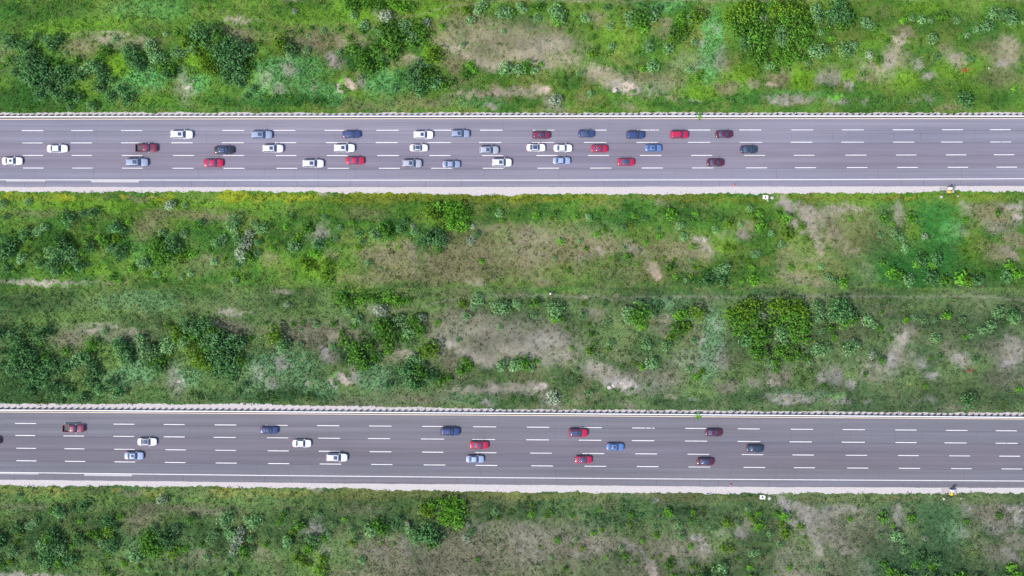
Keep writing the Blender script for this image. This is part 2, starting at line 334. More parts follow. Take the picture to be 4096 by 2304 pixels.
# ------------------------------------------------------------------ what grows where (read off the photo, tile origin + tile pixels)
TO = {'A': (0, 0), 'B': (1024, 0), 'C': (2048, 0), 'D': (3072, 0), 'E': (0, 740), 'F': (1024, 740), 'G': (2048, 740), 'H': (3072, 740)}
PL = {
'A': "90 430 70 d;60 380 40 d;250 470 70 d;320 540 50 d;370 370 48 d;430 395 35 d;510 430 80 d;540 520 40 m;620 390 48 d;250 600 70 d;300 690 90 d;400 650 80 d;350 780 80 d;450 740 80 d;380 850 70 d;470 850 80 d;560 780 70 d;620 720 60 d;570 650 50 m;680 800 50 d;520 910 50 d;420 880 50 d;400 960 55 d;640 960 80 d;780 980 50 d;720 1080 45 d;920 1065 50 d;230 780 50 d;140 730 40 d;40 670 36 m;100 610 45 m;170 610 45 d;770 600 50 m;740 680 45 d;790 750 60 d;870 690 60 s;960 660 60 d;1010 720 60 d;1030 790 55 d;1120 810 45 d;1010 880 60 d;1110 970 50 d;1210 900 50 d;1280 1000 60 d;1040 530 70 m;1000 590 50 m;1290 510 60 d;1330 590 80 d;1380 650 70 d;1420 680 45 d;1510 460 60 s;1545 560 60 s;1590 590 70 s;1780 520 72 s;1640 690 50 m;1720 700 60 m;1680 750 55 d;1810 620 36 y;1780 330 45 m;1670 340 35 s;1160 400 42 s;660 530 28 s;1980 320 80 d;2060 370 70 d;2150 310 70 d;2230 380 80 m;2300 430 70 d;1950 430 60 m;2080 450 70 m;2200 480 80 d;2280 540 90 d;2350 600 80 d;2420 500 90 d;2490 500 55 d;2250 640 80 d;2330 700 90 d;2400 680 80 d;2490 680 60 m;2380 780 75 d;2280 770 60 d;2420 850 50 d;1940 500 55 s;1870 370 55 y;1860 450 55 y;2000 560 75 y;2080 620 80 y;2150 700 70 y;2140 560 60 m;2070 700 50 y;2550 900 50 d;2480 970 45 d",
'B': "240 430 75 y;340 500 60 d;350 560 50 s;510 505 45 s;30 450 38 m;180 300 28 m;440 310 32 m;550 290 32 m;675 312 36 s;520 360 26 s;390 120 34 w;850 300 48 m;930 390 45 m;1080 260 55 s;1060 320 48 m;1200 300 30 s;1130 400 30 m;1260 350 40 s;1340 300 90 m;1400 380 100 m;1500 260 65 s;1310 420 60 m;1620 290 75 m;1720 230 50 w;1580 380 60 s;1680 370 70 m;1560 430 60 m;1200 510 60 m;980 500 65 m;1050 570 80 m;1080 650 95 m;1150 710 60 m;1250 640 60 m;1380 570 55 m;1300 600 50 d;1400 490 60 m;1870 280 40 n;2160 210 50 s;2230 120 45 s;2270 50 58 s;2470 120 60 s;2530 130 60 s;2120 90 55 y;835 525 38 s;1770 540 95 y;1640 660 70 s;1720 650 50 s;1560 740 75 d;1600 810 90 d;1700 770 75 m;1800 820 60 d;1900 850 55 m;1640 900 70 d;1980 830 48 m;1390 890 48 d;2150 650 48 n;2180 710 50 n;2110 760 58 m;2510 690 60 s;2490 320 32 s;2080 450 30 s;900 40 70 m;1010 70 70 m;1120 50 70 n;1250 60 75 m;1400 50 70 n;1490 70 60 n;1590 60 50 m;990 170 50 s;1300 160 60 w",
'C': "80 80 50 s;110 110 45 s;200 90 36 m;260 80 52 m;250 190 45 s;430 110 60 s;480 160 75 s;440 210 55 n;520 230 48 m;520 120 42 m;730 190 50 s;740 80 36 y;950 90 42 d;975 270 45 s;790 290 28 y;850 290 20 s;820 380 36 m;570 330 26 m;1190 160 60 s;1300 150 85 m;1410 160 60 s;1260 230 75 m;1310 270 55 n;1190 250 45 s;1470 95 48 d;1365 480 52 s;1370 420 30 s;1570 490 52 s;1010 470 48 s;985 520 36 m;860 470 32 m;800 550 52 y;1420 660 60 s;1310 700 40 n;1250 670 30 y;1130 690 30 m;1830 430 42 s;1780 200 46 s;1700 190 70 n;1660 330 85 m;1740 300 60 y;1600 400 50 y;1850 150 80 y;1780 710 42 s;1860 790 48 n;1910 740 42 y;70 700 60 s;150 680 68 m;220 710 50 s;290 650 36 n;670 740 34 s;790 950 42 s;440 840 20 n;440 1010 60 w;2500 180 50 w;2330 100 90 y;2450 90 80 y;2220 160 80 y;2260 250 80 m;2350 300 95 m;2450 420 100 m;2520 330 90 m;2420 540 75 m;2500 560 70 m;2560 660 40 s;2450 200 90 m;2380 200 70 y;20 140 36 m;40 1030 30 m;2350 430 60 d;2250 350 50 m;1380 880 26 m;1220 920 28 m;620 520 26 n",
'D': "480 90 60 s;500 180 65 s;700 100 95 d;770 170 85 d;830 220 60 m;650 190 60 d;740 260 60 m;980 220 55 s;1035 265 48 s;1080 300 45 m;130 370 72 s;120 300 45 s;150 440 45 s;480 520 60 s;560 510 62 s;430 520 45 d;740 480 40 m;800 500 75 s;860 470 50 s;520 330 38 s;60 120 70 y;150 70 70 y;260 80 75 y;340 150 60 y;250 200 70 m;340 240 75 m;160 200 60 n;60 250 60 m;240 300 70 m;350 340 70 m;270 400 70 m;380 440 65 m;220 500 65 m;100 540 65 n;200 600 65 n;300 570 60 m;380 590 50 m;60 640 48 n;400 640 36 s;20 660 48 s;70 720 45 m;600 300 50 m;640 400 45 n;1350 215 42 n;1440 190 40 s;1530 210 48 s;1630 210 34 s;1760 170 52 n;1900 210 42 s;1925 380 32 n;1985 360 38 s;2090 310 45 s;2200 270 58 s;2280 130 68 s;2400 140 60 d;2440 190 65 s;2560 240 28 s;1660 390 52 s;1480 330 18 y;2350 240 28 m;1010 560 46 w;1980 1010 75 d;940 760 38 m;550 870 32 m;2460 890 38 n;1110 620 45 m;1110 140 28 m;1210 410 28 m;1600 590 26 m;1550 870 30 n;2030 590 42 d;1690 570 42 d",
'E': "40 190 48 s;290 170 40 s;400 470 50 s;460 430 50 s;630 320 55 m;690 340 55 d;700 430 28 s;60 330 38 d;840 290 46 d;930 280 52 d;260 500 52 d;300 550 46 y;280 640 30 y;50 620 85 d;30 690 65 d;130 670 38 d;220 740 52 s;560 600 68 m;610 560 65 d;640 630 68 d;510 680 55 s;710 690 68 s;700 740 50 s;600 720 60 d;560 800 75 d;500 820 50 d;690 850 60 m;790 810 58 d;830 670 42 n;910 420 38 n;870 560 46 m;900 620 55 d;1170 420 55 d;1130 450 48 d;1240 470 50 d;1170 530 55 y;1050 570 55 m;1120 640 50 s;1200 680 65 d;1230 710 50 d;1180 760 38 y;1300 370 42 n;400 800 48 d;210 830 36 y;560 880 46 s;890 800 36 d;1590 570 70 m;1550 640 60 m;1620 660 85 m;1570 710 55 m;1690 700 75 m;1740 560 68 d;1780 620 65 d;1700 620 65 d;1640 480 48 s;1860 490 48 s;1820 610 28 y;1900 710 42 n;1950 690 42 n;1820 740 55 y;1620 750 55 m;1440 790 55 s;1490 790 45 d;1335 850 42 n;1480 890 36 n;1580 900 38 s;1830 920 32 s;1920 890 38 s;1640 970 28 m;1140 930 46 m;1220 960 38 m;1980 400 52 m;2030 380 46 d;2340 390 80 s;2350 440 50 s;2190 590 66 s;2250 540 48 s;2400 550 60 s;2470 590 60 w;2520 490 50 w;2420 690 58 w;2430 750 48 s;2510 700 55 m;2390 800 46 d;2540 750 46 m;2110 650 38 m;2160 770 42 s;2250 760 24 n;2370 970 46 s;2470 940 38 m;2560 390 42 s;1710 205 55 w;1870 205 36 s;2330 900 28 m;1000 540 40 n;80 850 50 d;150 870 40 m",
'F': "55 430 70 s;350 340 46 m;370 300 30 d;300 420 38 n;690 325 36 s;500 440 58 m;550 450 48 m;440 500 46 y;390 570 46 n;380 625 55 s;620 590 55 d;590 690 55 n;480 770 58 y;530 820 55 y;600 840 40 y;720 790 55 y;720 910 65 y;760 960 45 m;750 570 46 m;800 550 40 s;850 430 36 s;960 380 34 n;1030 490 46 d;1070 570 38 d;1030 620 46 y;1200 500 60 s;1260 450 70 m;1330 500 55 m;1500 370 42 d;1580 415 28 w;1600 480 46 s;1730 280 75 y;1790 310 60 y;1830 240 55 n;1950 220 75 n;2050 240 75 n;1980 320 85 n;2090 320 70 m;2080 410 60 n;1960 400 60 n;1770 510 85 d;1850 560 75 d;1690 560 65 d;1830 640 52 m;2180 420 28 w;2165 560 50 w;2220 500 42 d;2450 290 46 s;2480 360 32 m;2270 770 36 n;1130 785 46 s;1440 630 25 n;1320 620 20 n;1250 840 20 s;30 580 46 d;20 690 46 d;170 640 36 n;1450 440 50 d",
'G': "235 310 42 n;240 220 28 y;430 290 42 m;390 340 30 y;640 330 34 n;770 330 40 s;910 270 28 n;1220 310 38 n;1330 330 36 d;1200 400 30 y;1120 430 36 d;1600 295 52 n;1840 290 36 n;1820 370 34 m;1690 410 46 s;930 460 34 y;850 500 36 n;490 572 44 n;680 565 34 s;640 620 24 m;740 645 36 y;1480 520 46 n;1340 575 34 n;1130 640 34 s;1160 720 42 m;1720 520 46 s;1810 630 38 n;1440 750 24 y;1520 730 22 y;1630 750 28 y;1600 820 55 m;1820 830 26 y;1880 830 30 y;1800 920 26 y;1910 930 28 y;1750 960 28 s;2060 870 50 s;2140 840 55 s;2120 940 55 d;1970 960 70 d;2190 390 52 y;2300 400 36 s;2390 240 38 s;2390 300 38 n;2490 290 46 n;2430 350 36 y;2510 420 55 n;2430 690 45 s;2480 680 32 s;2410 830 40 n;2430 960 52 n;2140 640 50 y;2220 650 40 y;2310 970 32 n;1790 760 24 s;980 740 24 n;1640 920 36 n;2280 740 24 y;320 640 22 y;430 740 28 s;740 800 20 s;1180 800 20 m;1260 800 20 n;570 860 36 m;1470 440 30 d;2040 450 40 s",
'H': "90 295 38 n;190 330 55 n;150 390 42 y;190 490 60 y;330 410 46 y;30 490 38 s;130 600 42 s;355 590 20 n;380 530 22 y;820 340 32 n;220 830 38 n;80 880 22 y;530 820 38 s;600 930 48 s;750 980 55 n;680 960 46 d;1120 500 36 s;1290 505 58 s;1350 545 38 s;1370 640 50 s;1160 330 52 m;1440 330 52 n;1570 520 36 w;1980 350 38 n;2300 280 48 m;1640 810 46 n;1240 880 52 n;1150 780 50 m;1480 790 50 n;1700 750 55 d;1540 750 65 d;1940 930 62 n;2020 970 55 y;2100 960 55 d;2440 810 52 n;2400 920 52 d;2500 900 55 n;1420 960 60 s;1330 920 55 m;1640 930 60 d;1250 400 30 n;1780 960 55 m;1560 700 28 y"}
# ground patches: x y rx ry rotation kind weight   (S soil, T tan light soil, D dry grass, Y yellow-green, L lush, G dark green, F flowering strip, K grey litter)
PA = {
'A': "1450 780 230 110 20 L 1;1250 900 180 110 0 L .7;1980 780 160 170 -15 L .9;1180 640 170 110 30 Y .9;1980 560 160 230 -20 Y .9;420 480 60 90 0 Y .6;1050 380 130 34 3 T .8;1240 330 60 16 0 T .7;1450 400 110 34 5 T .7;1200 420 420 70 5 S .45;2360 195 130 28 0 T .8;2500 210 100 16 0 T .7;870 460 26 60 0 T .6;800 480 180 90 0 D .7;1880 880 34 26 30 P 1;1925 850 18 30 0 P 1;1870 960 90 90 0 K .5;1850 800 70 110 20 K .4;2400 370 200 110 10 D .8;2300 320 120 60 0 S .3;500 120 500 130 0 G .45;1500 90 450 110 0 L .45;900 260 600 90 -5 Y .45;300 1000 500 120 0 G .5;850 880 160 130 30 Y .4;2300 1020 500 50 0 G .55;1700 1000 400 60 0 Y .3;60 560 120 200 0 S .25;400 720 300 280 40 G .7;2340 640 200 260 0 G .7;1700 690 140 90 0 G .35",
'B': "330 700 400 150 0 L .95;1300 830 280 150 0 L .9;650 920 330 120 10 L .85;100 900 250 110 0 L .7;760 1020 120 50 0 L 1;330 700 70 90 0 K .6;780 600 120 60 30 K .8;100 790 70 80 0 K .5;230 900 60 60 0 K .5;860 800 45 40 0 N 1;960 840 80 36 20 P .9;1060 830 40 90 -20 K .6;825 870 22 40 -20 P .8;860 920 40 12 20 P .8;570 860 20 40 0 T .7;1000 920 110 70 0 Y .4;2300 420 430 210 10 S .75;1900 430 150 110 0 S .6;1960 480 90 30 0 T .9;2350 640 170 60 10 T .85;2150 560 200 50 20 T .7;2100 200 250 100 0 D .6;1950 620 130 90 0 D .7;2000 690 60 70 0 D .6;2200 950 300 32 0 T .7;2450 945 80 30 0 P .9;2400 940 200 60 0 S .5;1540 590 90 34 0 T .7;1500 620 160 50 0 S .5;340 0 110 24 0 T .7;500 160 320 130 0 Y .35;650 400 400 130 0 D .75;850 420 60 60 0 S .6;570 440 60 40 0 S .5;1100 400 70 50 0 S .5;1200 80 430 160 0 Y .7;1800 90 250 120 0 Y .6;1770 540 110 110 0 Y 1;1300 150 110 70 30 K .5;400 1010 500 60 0 G .9;1200 1040 300 40 0 S .25;1150 1090 500 30 0 D .4;1800 1030 350 50 0 D .6;2200 1020 350 50 0 L .4;2350 1070 80 24 0 K .6;1600 800 220 130 20 G .8;1000 590 200 120 20 G .6;1400 370 240 170 0 G .4;2050 820 160 70 0 D .5",
'C': "200 430 560 200 5 S .8;100 550 220 60 0 T .7;250 620 240 60 15 T .7;520 600 150 60 0 T .6;350 450 250 70 0 K .4;900 740 180 80 10 T .8;870 720 60 50 0 T .9;1000 800 250 80 10 S .7;1150 870 190 60 10 K .9;1030 910 40 18 0 P 1;1180 890 110 40 10 P .5;1500 860 200 80 0 K .35;120 920 280 50 0 T .7;330 920 90 30 -20 P .8;700 0 60 12 0 T .8;1080 25 40 16 15 T .9;850 180 110 50 0 S .6;1560 240 80 60 0 S .7;1500 330 100 60 0 D .6;1100 380 350 170 0 Y .45;700 340 200 90 0 Y .3;1700 570 300 90 0 Y .5;1400 560 220 90 0 G .35;2010 480 130 400 8 L .95;2090 600 60 130 10 K .5;2040 300 40 60 0 K .4;1480 50 280 50 0 L .8;2300 150 230 180 0 Y .6;2400 400 220 220 10 G .45;2300 750 230 100 0 Y .8;2130 700 60 40 0 S .4;2170 880 130 50 0 D .8;2430 830 50 50 0 S .7;1880 940 160 100 0 Y .7;1600 780 130 120 0 D .5;1350 780 250 60 0 D .6;1800 620 200 100 0 K .3;600 830 160 90 0 G .5;1150 1060 120 30 10 S .6;700 990 50 30 0 S .4;420 1040 110 70 20 K .5;1550 980 150 12 0 T .6;1000 1030 260 50 0 G .3;2450 990 300 60 0 G .6;1700 1060 400 30 0 G .4;1850 1030 90 18 0 K .5;1920 430 40 60 0 K .5;1250 950 150 26 10 S .5",
'D': "1330 400 75 90 20 P .7;1430 330 60 50 40 S .8;1260 520 70 90 30 T .7;1230 620 70 70 0 K .9;1330 560 120 100 30 S .6;1100 690 220 36 20 T .6;950 740 70 30 40 T .7;1050 780 180 50 0 S .5;2400 480 110 120 -20 T .8;2380 560 150 160 0 S .8;2380 640 80 60 0 K .6;1890 600 80 70 20 K .9;1900 620 110 80 0 S .6;1780 500 90 90 0 S .5;1510 640 60 70 0 K .5;1640 770 80 30 0 K .7;620 780 140 70 0 K .6;520 820 60 60 0 K .5;820 840 40 50 0 K .8;700 740 260 90 0 S .35;50 840 80 40 0 P .9;120 780 160 90 0 D .8;330 790 140 150 0 Y 1;820 740 90 80 0 Y .8;1400 800 130 110 0 Y .7;1760 710 130 110 0 Y .6;2000 730 130 90 0 Y .5;260 350 340 330 0 G .35;250 280 260 230 0 Y .45;1000 80 900 90 0 Y .4;1080 400 150 100 0 Y .35;1200 100 200 60 0 D .4;1450 100 260 60 0 Y .6;300 950 350 40 0 L .6;670 980 120 26 0 N .9;260 1000 180 40 0 K .8;50 990 100 30 0 K .6;740 1020 70 26 0 K .8;610 1020 50 26 0 K .6;955 1010 34 22 0 K .8;1480 1010 60 20 0 K .7;1600 1000 60 30 0 K .4;1200 1020 500 60 0 G .35;2350 950 250 150 0 G .35;2000 900 300 90 0 Y .3;1850 1080 160 40 0 D .7;2350 800 250 90 0 D .5;1980 690 50 20 0 R .8;2000 200 600 120 0 G .3;1640 640 80 60 0 G .5;2180 480 120 90 0 D .5;1300 300 120 40 0 D .5",
'E': "300 985 380 24 2 K .8;250 990 420 18 0 P .15;700 980 200 16 0 K .6;1100 990 200 10 0 S .6;400 120 600 40 0 F .45;1250 115 60 40 0 F 1;650 130 90 50 0 F .7;80 110 40 40 0 F .8;1600 130 180 50 0 F .7;2350 120 200 60 0 F .9;1000 200 900 60 0 Y .6;2200 210 500 60 0 Y .5;1400 130 180 26 0 D .5;1500 420 180 130 -20 D .6;2100 310 300 50 0 D .7;1650 290 200 40 0 D .5;400 280 350 40 0 D .4;600 720 260 240 20 G .7;1150 600 150 230 0 G .6;1650 640 220 180 0 G .6;2400 680 200 220 0 G .6;100 700 200 260 0 G .5;1400 700 100 120 0 L .3;2000 800 300 90 0 D .35;1000 860 200 60 0 Y .5;1950 500 250 90 0 G .3;2100 720 70 50 0 S .5",
'F': "200 130 400 50 0 F .6;1300 90 500 24 0 F .9;450 140 150 40 0 F .7;900 140 500 50 0 F .5;1600 130 500 40 0 O .8;2300 120 400 60 0 O .8;680 95 50 20 0 K .8;1220 160 420 50 0 O .5;1000 260 500 70 0 Y .35;1100 290 250 70 0 D .45;1850 300 330 160 5 Y .4;1500 420 300 100 0 G .7;1760 540 190 130 0 G .8;1250 480 200 90 0 G .45;550 560 280 160 0 G .5;650 480 110 90 0 K .6;600 820 260 180 20 Y .55;1600 870 75 45 20 P .8;1750 800 36 80 -15 T .9;1570 690 40 100 -10 K .8;1500 700 110 120 0 S .5;1300 700 300 130 0 D .8;1280 730 120 60 20 S .5;2080 930 130 34 25 P .6;1950 920 60 30 30 T .8;2200 950 100 30 30 T .7;2410 900 80 60 0 S .6;2100 760 420 220 0 D .8;2300 650 400 200 0 D .6;1750 900 400 120 0 D .6;1350 880 300 80 0 D .6;1100 950 300 60 0 D .5;2380 430 200 70 0 S .5;750 710 90 60 0 S .4;140 740 90 60 0 S .35;1880 760 200 160 0 D .5;2400 300 150 90 0 G .5",
'G': "150 130 300 45 0 F .7;600 130 500 45 0 O .7;1500 130 300 40 0 D .5;1700 130 500 40 0 O .7;2350 140 250 30 0 O .7;300 290 350 90 0 G .6;1100 340 350 100 0 G .65;1500 260 500 70 0 G .4;1950 330 400 120 0 G .5;2100 270 200 80 0 G .3;120 520 130 120 0 D 1;300 720 420 280 0 D .85;700 500 400 120 0 S .4;800 640 400 120 0 D .8;200 600 200 200 0 K .15;1250 650 120 50 25 K .8;870 670 50 24 20 K .8;900 620 250 90 0 S .4;1600 650 400 150 0 D .7;1900 550 70 24 10 K .9;1960 650 80 34 35 K .7;1880 700 150 60 20 S .6;1420 860 60 90 -35 P .95;1460 910 60 60 -30 P .8;1400 790 40 60 -20 T .8;1750 830 130 50 20 S .6;1640 700 90 60 0 S .5;2330 500 50 60 -20 K .7;2380 450 80 90 0 S .5;2150 500 80 40 0 K .4;2000 940 280 90 0 G .7;2200 800 200 160 0 G .4;2150 600 120 130 0 Y .4;1120 740 90 70 0 G .5;1500 200 60 16 0 K .6;500 880 300 120 0 Y .3;1200 880 400 120 0 D .5;320 960 60 40 0 S .6;650 870 60 80 0 S .4;700 740 100 60 0 K .25",
'H': "190 220 40 110 -25 K 1;140 190 60 30 0 K .8;340 240 110 40 20 K .9;400 340 60 120 -15 K .9;450 450 60 200 -20 K .9;530 640 40 70 -20 T .9;480 330 50 90 -30 K .8;620 260 120 50 0 K .7;720 230 60 50 0 K .9;860 230 110 34 0 K .8;560 330 130 60 0 K .6;650 400 130 60 20 K .4;600 520 80 36 -20 T .7;700 510 120 30 40 K .8;690 610 60 40 30 T .6;790 620 40 80 -20 T .8;860 670 60 34 30 T .8;250 390 70 50 0 K .6;350 490 50 26 0 K .7;450 750 120 40 0 S .6;220 700 110 110 -20 S .4;350 940 260 60 10 S .7;120 830 60 90 0 S .4;1030 880 50 110 -35 T .6;980 870 100 120 -20 S .4;1300 290 50 110 -10 K .8;1350 330 120 110 0 S .25;1340 420 80 30 20 S .7;1950 470 110 36 15 K .6;2020 230 90 60 0 K .5;2300 360 160 110 30 K .7;2250 280 250 130 0 D .8;2450 210 120 40 10 K .7;2520 330 60 60 40 K .9;2480 550 120 60 10 S .8;2420 680 90 50 25 K .9;2330 700 200 100 20 S .7;2200 620 150 70 20 D .7;1700 430 210 270 10 B .7;1650 300 270 110 0 B .6;1850 500 150 150 0 L .5;1150 320 130 170 0 B .75;1480 860 520 240 0 B .85;1250 640 230 200 0 B .55;1760 700 160 150 0 B .6;1100 620 110 240 -10 B .5;1430 460 100 90 0 Y .5;2050 600 160 160 0 Y .45;2450 880 250 130 0 G .7;1900 900 200 130 0 G .5;800 450 500 300 0 D .5;700 120 700 40 0 O .5;1350 130 250 24 0 R .35;1500 110 900 50 0 Y .35;2100 120 400 50 0 O .4;1000 180 400 30 0 Y .3;500 850 400 140 0 D .3"}
# narrow beaten tracks, in upper-half photo pixels
TRK = [([(1545, 72), (1660, 60), (1790, 26), (1900, 12), (2080, -2), (2200, 2), (2340, 6), (2395, -4), (2460, 18), (2560, 2), (2700, 2), (3070, 2), (3200, -2), (3560, -8), (3660, -2), (3850, -12), (4090, 4)], 4, 'T', .36),
       ([(290, 133), (350, 128), (470, 124)], 2.5, 'T', .7)]

plants = []
for t, s in PL.items():
    ox, oy = TO[t]
    for it in s.split(';'):
        a, b, r, k = it.split()
        ja, jb, jr = (R.uniform(-26, 26), R.uniform(-26, 26), R.uniform(.88, 1.25)) if (k in 'ym' and float(r) >= 65) else (0, 0, 1)
        plants.append((ox + (float(a) + ja) / 2.5156, oy + (float(b) + jb) / 2.5156, float(r) * jr / 2.5156, k))
patches = []
for t, s in PA.items():
    ox, oy = TO[t]
    for it in s.split(';'):
        a, b, rx, ry, ro, k, wt = it.split()
        patches.append((ox + float(a) / 2.5156, oy + float(b) / 2.5156, float(rx) / 2.5156, float(ry) / 2.5156, -math.radians(float(ro)), k, float(wt)))

# surface colours (albedo)
PC = {'S': lin(126, 121, 98), 'T': lin(150, 142, 122), 'P': lin(192, 172, 160), 'D': lin(112, 110, 80), 'Y': lin(96, 138, 28), 'L': lin(90, 150, 82),
      'G': lin(44, 92, 38), 'F': lin(126, 138, 26), 'O': lin(106, 118, 32), 'K': lin(148, 140, 134), 'N': lin(110, 175, 60), 'R': lin(150, 70, 40), 'B': lin(46, 104, 44)}
KK = list(PC)

def fields(px, py):
    """px, py in upper-half photo pixels -> base colour (n,3) and the weight of each patch kind"""
    nx = fbm(px / 26, py / 26, 3) - 0.5; ny = fbm(px / 26, py / 26, 9) - 0.5
    fx = fbm(px / 7, py / 7, 21, 3) - 0.5; fy = fbm(px / 7, py / 7, 33, 3) - 0.5
    wx = px + nx * 46 + fx * 20; wy = py + ny * 46 + fy * 20
    n1 = fbm(px / 170, py / 110, 5); n2 = fbm(px / 60, py / 50, 8); n3 = fbm(px / 18, py / 14, 13)
    a = lin(84, 122, 42); b = lin(62, 104, 38); c = lin(108, 118, 60)
    t1 = smooth(0.38, 0.62, n1)[:, None]; t2 = smooth(0.42, 0.70, n2)[:, None] * (0.30 + 0.45 * np.exp(-((px - 2300) / 1300) ** 2))[:, None]
    col = (a * (1 - t1) + b * t1) * (1 - t2) + c * t2
    wt = {k: np.zeros(len(px)) for k in KK}
    rag = 0.45 + 1.1 * fbm(px / 9, py / 9, 41, 3)
    v1 = 1 - np.abs(2 * fbm(px / 11 + nx * 1.5, py / 9 + ny * 1.5, 57, 3) - 1) * 3.2     # pale veins between tufts on bare ground
    vein = np.clip(0.60 + 0.50 * smooth(0.2, 0.9, v1) + 0.9 * (fbm(px / 30, py / 22, 63, 3) - 0.35), 0.34, 1.0)
    for (cx, cy, rx, ry, ro, k, s) in patches:
        mr_ = max(rx, ry) * 1.65 + 4
        m = (np.abs(wx - cx) < mr_) & (np.abs(wy - cy) < mr_)
        if not m.any(): continue
        dx = wx[m] - cx; dy = wy[m] - cy
        u = (dx * math.cos(ro) + dy * -math.sin(ro)) / rx; v = (dx * math.sin(ro) + dy * math.cos(ro)) / ry
        rad_ = np.sqrt(u * u + v * v)
        q = (smooth(1.6, 0.25, rad_) if k in 'STKDB' else smooth(1.3, 0.5, rad_)) * s * np.clip(rag[m], 0, 1.15)
        if k in 'STKDB': q = np.clip(q * 1.25, 0, 1)
        if k in 'STK': q = q * vein[m]
        q = np.clip(q, 0, 1)
        col[m] = col[m] * (1 - q[:, None]) + PC[k] * q[:, None]
        for kk in KK: wt[kk][m] *= (1 - q)
        wt[k][m] += q
    for pts, hw, k, s in TRK:
        d = np.full(len(px), 1e9)
        for (x0, y0), (x1, y1) in zip(pts[:-1], pts[1:]):
            L2 = (x1 - x0) ** 2 + (y1 - y0) ** 2
            t = np.clip(((px - x0) * (x1 - x0) + (py - y0) * (y1 - y0)) / L2, 0, 1)
            d = np.minimum(d, np.hypot(px + ny * 8 - x0 - t * (x1 - x0), py + nx * 10 - y0 - t * (y1 - y0)))
        q = smooth(hw * 1.8, hw * 0.3, d) * s * np.clip(rag * (0.25 + 1.3 * fbm(px / 60, py / 60, 71, 3)), 0, 1)
        col = col * (1 - q[:, None]) + PC[k] * q[:, None]; wt[k] = np.maximum(wt[k], q)
    # broad darker and lighter stretches of growth
    col = col * (0.82 + 0.34 * smooth(0.3, 0.7, fbm(px / 230, py / 120, 211, 4)))[:, None]
    # fine mottling: tufts of darker and yellower growth
    t3 = smooth(0.5, 0.75, n3)[:, None] * 0.24 * (1 - 0.6 * (wt['S'] + wt['T'] + wt['P'] + wt['K']).clip(0, 1))[:, None]
    col = col * (1 - t3) + lin(44, 92, 30) * t3
    return col, wt

def world_fields(x, y):
    """world metres -> colour, patch weights, panel index"""
    px = x * S + 2048; py = 1152 - y * S
    low = py > 1151
    qx, qy = from_low(px, py)
    ux = np.where(low, qx, px); uy = np.where(low, qy, py)
    col, wt = fields(ux, uy)
    # exposure and haze put into the colour: lower stretch duller, greyer rightwards
    g = col.mean(axis=1, keepdims=True)
    bl = smooth(1105, 1200, py + (fbm(px / 90, py / 40, 99) - .5) * 90)
    f = (bl * (0.30 + 0.18 * np.clip(px / 4096, 0, 1)))[:, None]
    f = f + 0.05 * (1 - bl)[:, None]
    mul = (0.97 - 0.07 * bl)[:, None]
    col = (col * (1 - f) + g * f * np.array([0.98, 1.0, 1.08])) * mul
    return col, wt, low.astype(int)

def bed(x, y, pad=0.0):
    """1 on road or gravel, 0 on the verges"""
    px = x * S + 2048; py = 1152 - y * S
    rag = (fbm(px / 9, py / 9, 77, 3) - 0.5) * 13
    r = np.zeros(len(x), dtype=bool)
    for p in (0, 1):
        r |= (py > LY(p, 'gtop', px) - 3 + rag - pad) & (py < LY(p, 'gbot', px) + rag * 1.2 + pad)
    return r

# ------------------------------------------------------------------ ground
gx = np.concatenate([[-3500, -900, -300, -170], np.arange(-142, 142.01, 0.42), [170, 300, 900, 3500]])
gy = np.concatenate([[-3500, -900, -250, -110], np.arange(-82, 82.01, 0.42), [110, 250, 900, 3500]])
GX, GY = np.meshgrid(gx, gy)
fx_, fy_ = GX.ravel(), GY.ravel()
gcol, gwt, _ = world_fields(fx_, fy_)
onroad = bed(fx_, fy_, 6.0)
px_ = fx_ * S + 2048; py_ = 1152 - fy_ * S
dist = np.full(len(fx_), 1e9)
for p in (0, 1):
    dist = np.minimum(dist, np.maximum(LY(p, 'gtop', px_) - 14 - py_, py_ - LY(p, 'gbot', px_) - 14))
hz = (fbm(fx_ / 9, fy_ / 9, 51) - 0.5) * 1.6 + (fbm(fx_ / 1.6, fy_ / 1.6, 61, 3) - 0.5) * 0.5
hmask = smooth(0, 60, dist)
def ground_z(x, y):
    ax = np.atleast_1d(np.asarray(x, dtype=float)); ay = np.atleast_1d(np.asarray(y, dtype=float))
    h = (fbm(ax / 9, ay / 9, 51) - 0.5) * 1.6 + (fbm(ax / 1.6, ay / 1.6, 61, 3) - 0.5) * 0.5
    px = ax * S + 2048; py = 1152 - ay * S
    d = np.full(len(ax), 1e9)
    for p in (0, 1):
        d = np.minimum(d, np.maximum(LY(p, 'gtop', px) - 14 - py, py - LY(p, 'gbot', px) - 14))
    return h * smooth(0, 60, d) - 0.01
V = np.stack([fx_, fy_, hz * hmask - 0.01], axis=1)
nxn, nyn = len(gx), len(gy)
ii = (np.arange(nyn - 1)[:, None] * nxn + np.arange(nxn - 1)[None, :]).ravel()
Q = np.stack([ii, ii + 1, ii + 1 + nxn, ii + nxn], axis=1)
me = np_mesh("ground", V, Q, gcol, smooth=True)
ground = tag(link_mesh("ground", me, M['ground']), kind='structure')

